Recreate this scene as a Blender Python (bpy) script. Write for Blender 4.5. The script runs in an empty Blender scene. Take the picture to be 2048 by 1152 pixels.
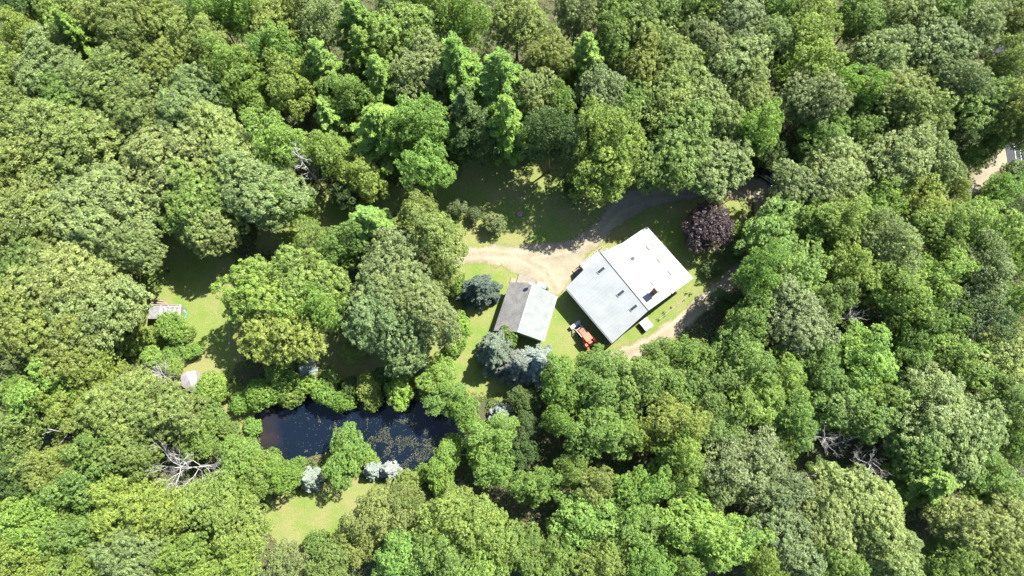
import bpy, math, random
import numpy as np
from mathutils import Vector, Matrix, Euler

R_ = math.radians
C = bpy.context.scene.collection
scene = bpy.context.scene

# ------------------------------------------------------------------ camera, sky, sun, exposure
F_PX = 1365.0                      # focal length in pixels of the 2048 px wide photo (24 mm equivalent)
CAM_H = 120.0
TILT = R_(15.5)
cam_d = bpy.data.cameras.new('drone_camera'); cam = bpy.data.objects.new('drone_camera', cam_d); C.objects.link(cam)
cam.location = (0, 0, CAM_H); cam.rotation_euler = (TILT, 0, 0)
cam_d.sensor_width = 36; cam_d.lens = 36 * F_PX / 2048; cam_d.clip_end = 6000
scene.camera = cam

SUN_EL = R_(55); SUN_AZ = math.atan2(0.77, 0.64)
world = bpy.data.worlds.new('World'); scene.world = world; world.use_nodes = True
wn = world.node_tree; bg = wn.nodes['Background']
sky = wn.nodes.new('ShaderNodeTexSky'); sky.sky_type = 'NISHITA'; sky.sun_disc = False
sky.sun_elevation = SUN_EL; sky.sun_rotation = SUN_AZ
wn.links.new(sky.outputs[0], bg.inputs[0]); bg.inputs[1].default_value = 0.09
sd = bpy.data.lights.new('sun', 'SUN'); sd.energy = 5.0; sd.angle = R_(0.53); sd.color = (1, 0.95, 0.86)
so = bpy.data.objects.new('sun', sd); C.objects.link(so)
sv = Vector((math.sin(SUN_AZ)*math.cos(SUN_EL), math.cos(SUN_AZ)*math.cos(SUN_EL), math.sin(SUN_EL)))
so.rotation_euler = sv.to_track_quat('Z', 'Y').to_euler(); so.location = sv*200
scene.view_settings.view_transform = 'Standard'; scene.view_settings.look = 'None'
scene.view_settings.exposure = 1.75; scene.view_settings.gamma = 1
scene.cycles.max_bounces = 6; scene.cycles.diffuse_bounces = 3; scene.cycles.transmission_bounces = 4
scene.cycles.transparent_max_bounces = 4

# ------------------------------------------------------------------ picture point -> place on the land
CT, ST = math.cos(TILT), math.sin(TILT)
def ray(px, py):
    x = (px-1024)/F_PX; y = (576-py)/F_PX; z = -1.0
    return Vector((x, y*CT - z*ST, y*ST + z*CT))
def at(px, py, z=0.0):
    d = ray(px, py); t = (z-CAM_H)/d.z
    return Vector((d.x*t, d.y*t, z))
def at_plane(px, py, p0, n):
    d = ray(px, py); o = Vector((0, 0, CAM_H)); t = (p0-o).dot(n)/d.dot(n)
    return o + d*t
def ppm(px, py, z):
    d = ray(px, py); return F_PX/((CAM_H-z)/-d.z)

# ------------------------------------------------------------------ noise, polygons, land height
_rs = np.random.RandomState(5); _T = _rs.rand(256, 256)
def vnoise(x, y, s=1.0, off=0):
    x = np.asarray(x)/s+off*17.3+1000; y = np.asarray(y)/s+off*9.1+1000
    xi = np.floor(x).astype(int); yi = np.floor(y).astype(int); fx = x-xi; fy = y-yi
    fx = fx*fx*(3-2*fx); fy = fy*fy*(3-2*fy)
    a = _T[xi % 256, yi % 256]; b = _T[(xi+1) % 256, yi % 256]; c = _T[xi % 256, (yi+1) % 256]; d = _T[(xi+1) % 256, (yi+1) % 256]
    return (a*(1-fx)+b*fx)*(1-fy)+(c*(1-fx)+d*fx)*fy-0.5
def sdf(x, y, poly):
    """signed distance, positive inside"""
    x = np.asarray(x, float); y = np.asarray(y, float)
    d = np.full(x.shape, 1e9); ins = np.zeros(x.shape, bool); n = len(poly)
    for i in range(n):
        ax, ay = poly[i]; bx, by = poly[(i+1) % n]
        ex, ey = bx-ax, by-ay; wx, wy = x-ax, y-ay
        t = np.clip((wx*ex+wy*ey)/(ex*ex+ey*ey+1e-9), 0, 1)
        d = np.minimum(d, np.hypot(wx-ex*t, wy-ey*t))
        c = ((ay > y) != (by > y)) & (x < (bx-ax)*(y-ay)/(by-ay+1e-12)+ax)
        ins ^= c
    return np.where(ins, d, -d)
def smooth(poly, it=2):
    for _ in range(it):
        q = []
        for i in range(len(poly)):
            a = poly[i]; b = poly[(i+1) % len(poly)]
            q.append((a[0]*.75+b[0]*.25, a[1]*.75+b[1]*.25)); q.append((a[0]*.25+b[0]*.75, a[1]*.25+b[1]*.75))
        poly = q
    return poly
def gpoly(pts, z=0, it=2): return smooth([tuple(at(a, b, z)[:2]) for a, b in pts], it)
def strip(pts, w):
    P = [at(a, b)[:2] for a, b in pts]; L = []; Rr = []
    for i, p in enumerate(P):
        a = P[max(0, i-1)]; b = P[min(len(P)-1, i+1)]; dx, dy = b[0]-a[0], b[1]-a[1]; l = math.hypot(dx, dy)
        L.append((p[0]-dy/l*w/2, p[1]+dx/l*w/2)); Rr.append((p[0]+dy/l*w/2, p[1]-dx/l*w/2))
    return smooth(L+Rr[::-1], 2)

POND = gpoly([(508, 822), (545, 800), (600, 786), (690, 800), (790, 795), (850, 797), (905, 825), (935, 868), (925, 905), (880, 922), (850, 940), (790, 940), (720, 918), (650, 900), (600, 918), (550, 925), (518, 890)], -0.7)
def gz(x, y):
    x = np.asarray(x, float); y = np.asarray(y, float)
    z = 0.10*np.sin(x*0.07+1)*np.cos(y*0.06)+0.05*np.sin(x*0.15+y*0.11)
    m = (x > -60) & (x < 5) & (y > -12) & (y < 40)
    if m.any():
        s = sdf(x[m], y[m], POND); k = np.clip((s+1.6)/2.8, 0, 1); k = k*k*(3-2*k)
        z[m] = z[m]*(1-k) - 1.5*k
    return z
def gz1(x, y): return float(gz(np.array([x]), np.array([y]))[0])

# ------------------------------------------------------------------ tagging
def tag(o, label=None, cat=None, group=None, kind=None):
    if label: o['label'] = label
    if cat: o['category'] = cat
    if group: o['group'] = group
    if kind: o['kind'] = kind
    return o
def empty(name, loc, rz=0, **k):
    o = bpy.data.objects.new(name, None); o.location = loc; o.rotation_euler = (0, 0, rz); o.empty_display_size = .3
    C.objects.link(o); return tag(o, **k)

# ------------------------------------------------------------------ materials
def newmat(name):
    m = bpy.data.materials.new(name); m.use_nodes = True
    nt = m.node_tree; b = nt.nodes['Principled BSDF']; return m, nt, b
def noise_mat(name, c1, c2, scale=3, rough=.8, c3=None, scale2=30, bump=0, spec=.3, metal=0, detail=6):
    m, nt, b = newmat(name); N = nt.nodes; L = nt.links
    g = N.new('ShaderNodeNewGeometry')
    n1 = N.new('ShaderNodeTexNoise'); n1.inputs['Scale'].default_value = scale; n1.inputs['Detail'].default_value = detail
    L.new(g.outputs['Position'], n1.inputs['Vector'])
    r = N.new('ShaderNodeValToRGB'); r.color_ramp.elements[0].position = .35; r.color_ramp.elements[1].position = .65
    r.color_ramp.elements[0].color = (*c1, 1); r.color_ramp.elements[1].color = (*c2, 1)
    L.new(n1.outputs[0], r.inputs[0]); out = r.outputs[0]
    if c3:
        n2 = N.new('ShaderNodeTexNoise'); n2.inputs['Scale'].default_value = scale2; n2.inputs['Detail'].default_value = 3
        L.new(g.outputs['Position'], n2.inputs['Vector'])
        r2 = N.new('ShaderNodeValToRGB'); r2.color_ramp.elements[0].position = .5; r2.color_ramp.elements[1].position = .7
        L.new(n2.outputs[0], r2.inputs[0])
        mx = N.new('ShaderNodeMixRGB'); L.new(r2.outputs[0], mx.inputs[0]); L.new(out, mx.inputs[1]); mx.inputs[2].default_value = (*c3, 1); out = mx.outputs[0]
    L.new(out, b.inputs['Base Color']); b.inputs['Roughness'].default_value = rough
    b.inputs['Specular IOR Level'].default_value = spec; b.inputs['Metallic'].default_value = metal
    if bump:
        bp = N.new('ShaderNodeBump'); bp.inputs['Strength'].default_value = bump; bp.inputs['Distance'].default_value = .1
        n3 = N.new('ShaderNodeTexNoise'); n3.inputs['Scale'].default_value = 9; L.new(g.outputs['Position'], n3.inputs['Vector'])
        L.new(n3.outputs[0], bp.inputs['Height']); L.new(bp.outputs[0], b.inputs['Normal'])
    return m
def plain(name, c, rough=.5, metal=0, spec=.5):
    return noise_mat(name, tuple(v*.88 for v in c), tuple(min(1, v*1.08) for v in c), 4, rough, metal=metal, spec=spec)

def leaf_mat(name, transl=.38, spec=.35, rough=.45):
    m, nt, b = newmat(name); N = nt.nodes; L = nt.links
    oi = N.new('ShaderNodeObjectInfo'); at_ = N.new('ShaderNodeAttribute'); at_.attribute_name = 'leafvar'
    tc = N.new('ShaderNodeTexCoord')
    n1 = N.new('ShaderNodeTexNoise'); n1.inputs['Scale'].default_value = .55; n1.inputs['Detail'].default_value = 3
    L.new(tc.outputs['Object'], n1.inputs['Vector'])
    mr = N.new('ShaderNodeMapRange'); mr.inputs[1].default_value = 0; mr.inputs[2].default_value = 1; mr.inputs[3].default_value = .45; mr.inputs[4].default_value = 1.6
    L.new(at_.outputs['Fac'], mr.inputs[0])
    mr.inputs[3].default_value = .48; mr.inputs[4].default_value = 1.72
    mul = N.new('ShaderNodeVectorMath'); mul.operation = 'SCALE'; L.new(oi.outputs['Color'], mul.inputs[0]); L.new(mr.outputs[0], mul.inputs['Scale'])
    hs = N.new('ShaderNodeHueSaturation'); L.new(mul.outputs[0], hs.inputs['Color'])
    mh = N.new('ShaderNodeMapRange'); mh.inputs[1].default_value = .3; mh.inputs[2].default_value = .7; mh.inputs[3].default_value = .49; mh.inputs[4].default_value = .512
    L.new(n1.outputs[0], mh.inputs[0]); L.new(mh.outputs[0], hs.inputs['Hue'])
    mv = N.new('ShaderNodeMapRange'); mv.inputs[1].default_value = .3; mv.inputs[2].default_value = .7; mv.inputs[3].default_value = 1.15; mv.inputs[4].default_value = .85
    L.new(n1.outputs[0], mv.inputs[0]); L.new(mv.outputs[0], hs.inputs['Value'])
    L.new(hs.outputs[0], b.inputs['Base Color']); b.inputs['Roughness'].default_value = rough; b.inputs['Specular IOR Level'].default_value = spec
    tr = N.new('ShaderNodeBsdfTranslucent'); tcx = N.new('ShaderNodeMixRGB'); tcx.blend_type = 'MULTIPLY'; tcx.inputs[0].default_value = 1; tcx.inputs[2].default_value = (1.2, 1.25, .5, 1)
    L.new(hs.outputs[0], tcx.inputs[1]); L.new(tcx.outputs[0], tr.inputs[0])
    mx = N.new('ShaderNodeMixShader'); mx.inputs[0].default_value = transl
    L.new(b.outputs[0], mx.inputs[1]); L.new(tr.outputs[0], mx.inputs[2]); L.new(mx.outputs[0], N['Material Output'].inputs[0])
    return m
M = {}
M['leaf'] = leaf_mat('broad_leaf'); M['needle'] = leaf_mat('needle', .12, .2, .6)
M['bark'] = noise_mat('bark', (.09, .07, .05), (.16, .13, .10), 6, .9)
M['deadwood'] = noise_mat('dead_wood', (.36, .35, .335), (.46, .445, .42), 3, .85)
M['roof_sunlit_metal'] = noise_mat('sunlit_metal_roof', (.195, .205, .21), (.235, .24, .242), .5, .6, spec=.45)  # one house roof metal split into a sunlit tone and a shaded tone
M['roof_shaded_metal'] = noise_mat('shaded_metal_roof', (.205, .222, .225), (.24, .257, .26), .5, .65, spec=.45)  # shaded tone of that metal, for the slope turned from the sun and the porch
M['trim_dark'] = plain('dark_trim', (.06, .065, .07), .5)
M['white'] = plain('white_paint', (.32, .32, .31), .5)
M['skyframe'] = plain('skylight_frame', (.075, .073, .055), .6)
M['bright_trim'] = plain('bright_trim', (.8, .8, .8), .3)
M['siding'] = plain('grey_siding', (.16, .17, .18), .7)
M['barn_siding'] = plain('pale_siding', (.55, .52, .46), .7)
M['shingle'] = noise_mat('dark_shingle', (.10, .10, .10), (.15, .149, .146), .8, .9, (.185, .182, .178), 7, spec=.2)
M['pale_shingle'] = noise_mat('pale_roofing', (.14, .158, .153), (.18, .195, .19), .9, .85, (.205, .218, .213), 5, spec=.2)
M['glass'] = plain('dark_glass', (.03, .035, .04), .08, 0, .8)
M['skyglass'] = plain('skylight_glass', (.05, .065, .055), .25, 0, .4)
M['cap'] = plain('chimney_cap_metal', (.095, .112, .118), .5)
M['brick'] = noise_mat('red_brick', (.24, .09, .05), (.36, .15, .09), 12, .85)
M['steel'] = plain('galvanised_steel', (.24, .26, .28), .45, .3)
M['concrete'] = noise_mat('concrete', (.15, .135, .11), (.19, .17, .14), 2, .9)
M['orange'] = plain('orange_paint', (.50, .075, .022), .45)
M['rubber'] = plain('rubber', (.02, .02, .02), .8)
M['black'] = plain('black_paint', (.012, .012, .015), .18, 0, .6)
M['grey'] = plain('grey_paint', (.30, .31, .32), .5)
M['wood'] = noise_mat('weathered_wood', (.17, .14, .10), (.23, .20, .15), 5, .85)
M['shedroof'] = noise_mat('weathered_roof', (.13, .13, .135), (.19, .19, .19), 2, .8)
M['patchroof'] = noise_mat('patchy_roof', (.12, .115, .11), (.33, .33, .35), 2.2, .8, (.09, .08, .07), 5)
M['tarp'] = noise_mat('pale_tarp', (.20, .205, .225), (.26, .26, .275), 1.5, .7, (.30, .23, .19), 1.2)
M['teal'] = plain('teal_tarp', (.12, .38, .32), .5)
M['pink'] = plain('pink_plastic', (.55, .16, .35), .4)
M['asphalt'] = noise_mat('asphalt', (.030, .032, .035), (.045, .047, .05), 3, .9)

def ground_mat(name, cols, sc=(.06, .5, 9), rough=.95):
    """cols: five colours blended by three scales of noise"""
    m, nt, b = newmat(name); N = nt.nodes; L = nt.links; g = N.new('ShaderNodeNewGeometry')
    def nz(s, d=5, lo=.4, hi=.6):
        n = N.new('ShaderNodeTexNoise'); n.inputs['Scale'].default_value = s; n.inputs['Detail'].default_value = d; n.inputs['Roughness'].default_value = .65
        L.new(g.outputs['Position'], n.inputs['Vector']); r = N.new('ShaderNodeMapRange'); r.inputs[1].default_value = lo; r.inputs[2].default_value = hi
        L.new(n.outputs[0], r.inputs[0]); return r.outputs[0]
    def mix(f, a, c):
        x = N.new('ShaderNodeMixRGB'); L.new(f, x.inputs[0])
        for i, v in ((1, a), (2, c)):
            if isinstance(v, tuple): x.inputs[i].default_value = (*v, 1)
            else: L.new(v, x.inputs[i])
        return x.outputs[0]
    a = mix(nz(sc[1]), cols[0], cols[1]); a2 = mix(nz(sc[0], 4, .42, .58), a, cols[2]); a3 = mix(nz(sc[2], 3, .5, .72), a2, cols[3])
    a4 = mix(nz(sc[2]*.37, 4, .58, .72), a3, cols[4])
    L.new(a4, b.inputs['Base Color']); b.inputs['Roughness'].default_value = rough; b.inputs['Specular IOR Level'].default_value = .1
    bp = N.new('ShaderNodeBump'); bp.inputs['Strength'].default_value = .6; bp.inputs['Distance'].default_value = .08
    n3 = N.new('ShaderNodeTexNoise'); n3.inputs['Scale'].default_value = 7; L.new(g.outputs['Position'], n3.inputs['Vector']); L.new(n3.outputs[0], bp.inputs['Height']); L.new(bp.outputs[0], b.inputs['Normal'])
    return m, nt, b, a4, mix, nz
M['floor'] = ground_mat('forest_floor', [(.06, .06, .032), (.05, .075, .028), (.075, .068, .04), (.10, .085, .055), (.04, .065, .022)])[0]
GR = [(.135, .170, .046), (.105, .165, .032), (.175, .172, .070), (.085, .125, .028), (.20, .18, .10)]
M['lawn'] = ground_mat('lawn_grass', GR, (.09, .45, 6))[0]
mg, nt, b, col, mix, nz = ground_mat('gravel', [(.205, .178, .130), (.172, .152, .108), (.245, .212, .155), (.155, .137, .098), (.25, .22, .17)], (.12, .8, 6))
ae = nt.nodes.new('ShaderNodeAttribute'); ae.attribute_name = 'edge'
ad = nt.nodes.new('ShaderNodeMath'); ad.operation = 'ADD'; nt.links.new(ae.outputs['Fac'], ad.inputs[0]); nt.links.new(nz(2.2, 6, .2, .8), ad.inputs[1])
mr = nt.nodes.new('ShaderNodeMapRange'); mr.inputs[1].default_value = .55; mr.inputs[2].default_value = 1.15; nt.links.new(ad.outputs[0], mr.inputs[0])
ar = nt.nodes.new('ShaderNodeAttribute'); ar.attribute_name = 'rut'
mu = nt.nodes.new('ShaderNodeMath'); mu.operation = 'MULTIPLY'; nt.links.new(ar.outputs['Fac'], mu.inputs[0]); nt.links.new(nz(.7, 5, .3, .62), mu.inputs[1])
col2 = mix(mu.outputs[0], col, (.275, .245, .19))
am = nt.nodes.new('ShaderNodeAttribute'); am.attribute_name = 'mid'
mu2 = nt.nodes.new('ShaderNodeMath'); mu2.operation = 'MULTIPLY'; nt.links.new(am.outputs['Fac'], mu2.inputs[0]); nt.links.new(nz(1.3, 6, .45, .7), mu2.inputs[1])
col3 = mix(mu2.outputs[0], col2, (.135, .14, .065))
nt.links.new(mix(mr.outputs[0], (.13, .14, .05), col3), b.inputs['Base Color']); M['gravel'] = mg

# ------------------------------------------------------------------ the setting
TRACKS = [[tuple(at(*p)[:2]) for p in l] for l in ([(890, 515), (960, 506), (1040, 512), (1100, 503), (1150, 492), (1195, 465), (1235, 418), (1300, 394), (1400, 382), (1520, 374)], [(1515, 375), (1528, 440), (1510, 500), (1462, 560), (1410, 605), (1355, 650), (1300, 690), (1235, 712)], [(1040, 512), (1090, 540), (1112, 580)])]
def grid_mesh(name, xs, ys, keep=None, dz=0.0, edge=None):
    X, Y = np.meshgrid(xs, ys, indexing='ij'); Z = gz(X.ravel(), Y.ravel())+dz
    co = np.stack([X.ravel(), Y.ravel(), Z], 1); nx, ny = len(xs), len(ys)
    I, J = np.meshgrid(np.arange(nx-1), np.arange(ny-1), indexing='ij')
    q = np.stack([I*ny+J, (I+1)*ny+J, (I+1)*ny+J+1, I*ny+J+1], -1).reshape(-1, 4)
    if keep is not None: q = q[keep(co[q].mean(1))]
    used = np.unique(q); remap = np.zeros(len(co), int); remap[used] = np.arange(len(used)); q = remap[q]; co = co[used]
    me = quads_mesh(name, co, q)
    if edge is not None:
        a = me.attributes.new('edge', 'FLOAT', 'POINT'); a.data.foreach_set('value', edge(co).astype(np.float32))
        dd = np.full(len(co), 99.)
        for line in TRACKS:
            for (ax, ay), (bx, by) in zip(line[:-1], line[1:]):
                ex, ey = bx-ax, by-ay; t = np.clip(((co[:, 0]-ax)*ex+(co[:, 1]-ay)*ey)/(ex*ex+ey*ey), 0, 1)
                dd = np.minimum(dd, np.hypot(co[:, 0]-ax-ex*t, co[:, 1]-ay-ey*t))
        a = me.attributes.new('rut', 'FLOAT', 'POINT'); a.data.foreach_set('value', (.75*np.exp(-((dd-.8)/.3)**2)).astype(np.float32))
        a = me.attributes.new('mid', 'FLOAT', 'POINT'); a.data.foreach_set('value', (.8*np.exp(-(dd/.3)**2)).astype(np.float32))
    return me
def quads_mesh(name, co, q):
    me = bpy.data.meshes.new(name); me.vertices.add(len(co)); me.vertices.foreach_set('co', co.astype(np.float32).ravel())
    me.loops.add(q.size); me.loops.foreach_set('vertex_index', q.astype(np.int32).ravel())
    me.polygons.add(len(q)); me.polygons.foreach_set('loop_start', (np.arange(len(q))*4).astype(np.int32))
    me.update(calc_edges=True); return me
def link(name, me, mat, parent=None, **k):
    o = bpy.data.objects.new(name, me); C.objects.link(o)
    if mat: me.materials.append(mat)
    if parent: o.parent = parent
    return tag(o, **k)
dense = np.arange(-116, 116.01, .5); out_ = np.array([-3000, -900, -350, -180.])
xs = np.concatenate([out_, dense, -out_[::-1]]); ys = np.concatenate([out_-0, np.arange(-40, 112.01, .5), np.array([170, 350, 900, 3000.])])
link('ground', grid_mesh('ground', xs, ys), M['floor'], kind='structure')

LAWNS = {
 'main_lawn': gpoly([(860, 370), (930, 340), (890, 290), (980, 275), (1120, 285), (1210, 340), (1290, 350), (1400, 350), (1480, 375), (1500, 420), (1510, 480), (1470, 560), (1400, 640), (1330, 700), (1240, 740), (1130, 760), (1050, 800), (900, 790), (820, 770), (780, 760), (640, 760), (560, 740), (640, 660), (800, 640), (880, 590), (870, 520), (860, 440)]),
 'side_lawn': gpoly([(290, 480), (400, 440), (480, 500), (470, 560), (500, 620), (500, 700), (460, 760), (370, 780), (340, 720), (250, 730), (240, 640), (290, 590), (270, 540)]),
 'far_lawn': gpoly([(520, 990), (600, 985), (680, 945), (720, 950), (880, 990), (900, 1030), (840, 1070), (700, 1060), (640, 1110), (560, 1110), (525, 1060)]),
 'bank_lawn': gpoly([(430, 770), (490, 770), (530, 800), (525, 870), (500, 900), (440, 900), (425, 830)]),
 'shade_lawn': gpoly([(560, 380), (700, 360), (880, 370), (870, 420), (700, 440), (640, 500), (520, 520), (500, 470)]),
}
DRIVE = [gpoly([(890, 500), (940, 491), (1000, 489), (1060, 488), (1115, 482), (1155, 470), (1188, 445), (1210, 410), (1245, 383), (1300, 371), (1400, 363), (1480, 362), (1550, 352), (1560, 415), (1500, 402), (1440, 396), (1370, 400), (1300, 416), (1250, 445), (1210, 478), (1172, 515), (1155, 545), (1138, 575), (1118, 602), (1098, 588), (1065, 558), (1030, 546), (985, 530), (940, 524), (905, 545)]),
 strip([(1515, 375), (1528, 440), (1510, 500), (1462, 560), (1410, 605), (1355, 650), (1300, 690), (1235, 712), (1180, 745)], 3.3),
 strip([(1540, 380), (1640, 400), (1760, 420), (1870, 400), (1940, 375), (1985, 335), (2022, 300)], 3.2)]
allx = np.arange(-116, 116, .25)
def sheet(name, poly, mat, dz, jit, edge=False, **k):
    P = np.array(poly); x0, y0 = P.min(0)-2; x1, y1 = P.max(0)+2
    gx = np.arange(math.floor(x0*4)/4, x1, .25); gy = np.arange(math.floor(y0*4)/4, y1, .25)
    def f(c): return sdf(c[:, 0], c[:, 1], poly) + jit*(vnoise(c[:, 0], c[:, 1], 1.6)+.6*vnoise(c[:, 0], c[:, 1], .5, 2))
    me = grid_mesh(name, gx, gy, lambda c: (f(c) > 0) & (sdf(c[:, 0], c[:, 1], POND) < -.2), dz, (lambda c: np.clip(f(c), 0, 1.2)) if edge else None)
    return link(name, me, mat, **k)
for i, (n, p) in enumerate(LAWNS.items()): sheet('lawn', p, M['lawn'], .006+.002*i, 1.6, kind='structure')
for i, p in enumerate(DRIVE): sheet('driveway', p, M['gravel'], .024+.006*i, .8, True, kind='structure')
# asphalt road at the right edge with two painted lines
def flat_strip(name, pts, w, mat, z, **k):
    P = [at(a, b) for a, b in pts]; V = []; Fq = []
    for i, p in enumerate(P):
        a = P[max(0, i-1)]; c = P[min(len(P)-1, i+1)]; d = (c-a).normalized(); s = Vector((-d.y, d.x, 0))*w/2
        V += [tuple(p+s+Vector((0, 0, z+gz1(p.x, p.y)))), tuple(p-s+Vector((0, 0, z+gz1(p.x, p.y))))]
    Fq = [(2*i, 2*i+1, 2*i+3, 2*i+2) for i in range(len(P)-1)]
    me = bpy.data.meshes.new(name); me.from_pydata(V, [], Fq); return link(name, me, mat, **k)
flat_strip('road', [(2008, 90), (2022, 200), (2036, 290), (2052, 380), (2080, 520)], 5.2, M['asphalt'], .06, kind='structure')
flat_strip('road_marking', [(2012, 150), (2026, 270), (2031, 310), (2036, 345)], .10, M['grey'], .066, kind='structure')
flat_strip('road_marking', [(2024, 150), (2037, 270), (2043, 320), (2050, 360)], .10, M['grey'], .066, kind='structure')
# water of the pond
mw, nt, b = newmat('pond_water'); N = nt.nodes; L = nt.links
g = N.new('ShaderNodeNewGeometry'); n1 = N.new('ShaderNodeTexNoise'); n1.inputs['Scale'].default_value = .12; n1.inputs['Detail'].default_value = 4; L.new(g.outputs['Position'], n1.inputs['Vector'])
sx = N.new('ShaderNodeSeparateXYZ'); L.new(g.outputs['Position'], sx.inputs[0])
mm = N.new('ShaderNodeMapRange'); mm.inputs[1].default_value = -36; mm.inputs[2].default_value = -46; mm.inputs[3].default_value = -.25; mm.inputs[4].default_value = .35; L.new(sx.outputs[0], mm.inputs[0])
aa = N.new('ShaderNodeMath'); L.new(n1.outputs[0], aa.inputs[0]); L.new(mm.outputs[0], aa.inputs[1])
rr = N.new('ShaderNodeValToRGB'); rr.color_ramp.elements[0].position = .5; rr.color_ramp.elements[0].color = (.004, .008, .016, 1); rr.color_ramp.elements[1].position = .8; rr.color_ramp.elements[1].color = (.024, .019, .018, 1)  # brown at the left end puts a cloud reflection into the base colour
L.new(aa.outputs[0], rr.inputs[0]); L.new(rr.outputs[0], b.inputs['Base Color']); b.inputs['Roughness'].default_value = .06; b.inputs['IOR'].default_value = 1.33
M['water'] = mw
P = np.array(POND); x0, y0 = P.min(0)-3; x1, y1 = P.max(0)+3
vv = [(p[0], p[1], -.7) for p in POND]
cxp, cyp = P.mean(0)
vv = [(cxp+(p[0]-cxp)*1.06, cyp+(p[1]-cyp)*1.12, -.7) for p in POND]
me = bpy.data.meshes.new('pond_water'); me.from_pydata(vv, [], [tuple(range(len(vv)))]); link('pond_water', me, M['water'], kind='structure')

# ------------------------------------------------------------------ leaves
def nrm(v): return v/np.maximum(np.linalg.norm(v, axis=-1, keepdims=True), 1e-9)
def leaf_quads(name, pos, nor, length, width, var, rng, axis=None):
    """one rhombic leaf per position"""
    n = len(pos); nor = nrm(nor)
    r = rng.normal(size=(n, 3)) if axis is None else axis
    t = nrm(r-(r*nor).sum(1, keepdims=True)*nor); b = np.cross(nor, t)
    l = (length*rng.uniform(.7, 1.3, n))[:, None]*.5; w = (width*rng.uniform(.7, 1.3, n))[:, None]*.5
    co = np.empty((n, 4, 3)); co[:, 0] = pos-t*l; co[:, 1] = pos+b*w-t*l*.1; co[:, 2] = pos+t*l; co[:, 3] = pos-b*w-t*l*.1
    me = quads_mesh(name, co.reshape(-1, 3), np.arange(n*4).reshape(-1, 4))
    a = me.attributes.new('leafvar', 'FLOAT', 'POINT'); a.data.foreach_set('value', np.repeat(np.clip(var, 0, 1), 4).astype(np.float32))
    return me
def fib(n, zmin, rng):
    i = np.arange(n)+.5; z = 1-(1-zmin)*i/n; ph = i*2.39996+rng.uniform(0, 6.28); r = np.sqrt(np.maximum(0, 1-z*z))
    d = np.stack([r*np.cos(ph), r*np.sin(ph), z], 1)+rng.normal(size=(n, 3))*.16
    return nrm(d)
def broad_crown(name, seed, R, zb, zt, nl=20, lr=.36, sp=.85, cr=.5, nleaf=38, leaf=.27, shell=.66, top_bias=.5, zmin=-.45, inner=2600, ragged=.14, jit=.1, core=.42, dn=1.25, rn=.4):
    rng = np.random.RandomState(seed); cz = (zb+zt)/2; az = (zt-zb)/2
    d = fib(nl, zmin, rng); ph = np.arctan2(d[:, 1], d[:, 0])
    outl = 1+ragged*np.sin(2*ph+rng.uniform(0, 6))+ragged*.8*np.sin(3*ph+rng.uniform(0, 6))+rng.uniform(-jit, jit, nl)
    S = np.array([R, R, az]); LC = d*S*(shell*outl)[:, None]+np.array([0, 0, cz]); LR = R*lr*rng.uniform(.72, 1.25, nl)
    LC = np.vstack([LC, [[0, 0, cz+az*.3]]]); LR = np.append(LR, R*core)
    cp, cn, cv = [], [], []
    for k in range(len(LR)):
        n = int(4*math.pi*LR[k]**2/sp**2*dn)
        p = fib(n, -.75, rng); q = LC[k]+p*LR[k]*rng.uniform(.68, 1.25, (n, 1))*np.array([1, 1, .85])
        ok = np.ones(n, bool)
        for j in range(len(LR)):
            if j != k: ok &= np.linalg.norm((q-LC[j])/np.array([1, 1, .85]), axis=1) > LR[j]*.86
        q = q[ok]; p = p[ok]; cp.append(q); cn.append(p); cv.append(np.full(len(q), rng.uniform(-.08, .08)))
    cp = np.vstack(cp); cn = np.vstack(cn); cv = np.concatenate(cv)+rng.uniform(-.2, .2, len(cp)); m = len(cp)
    up = np.array([0, 0, 1.]); N_ = nrm(cn*.7+up*top_bias)
    crr = cr*rng.uniform(.65, 1.35, m)
    ci = np.repeat(np.arange(m), nleaf); n = len(ci)
    dd = nrm(rng.normal(size=(n, 3))); dd += N_[ci]*.85; dd = nrm(dd)
    pos = cp[ci]+dd*(crr[ci]*rng.uniform(.45, 1.1, n))[:, None]
    nor = dd*.75+up*.45+rng.normal(size=(n, 3))*rn
    var = .5+cv[ci]+rng.uniform(-.22, .22, n)
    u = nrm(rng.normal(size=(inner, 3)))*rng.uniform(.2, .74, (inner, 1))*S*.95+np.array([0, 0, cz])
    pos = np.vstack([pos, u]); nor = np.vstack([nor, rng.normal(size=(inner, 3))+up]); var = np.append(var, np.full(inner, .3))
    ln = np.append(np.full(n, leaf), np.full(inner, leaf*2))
    return leaf_quads(name, pos, nor, ln, ln*.68, var, rng)
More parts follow.
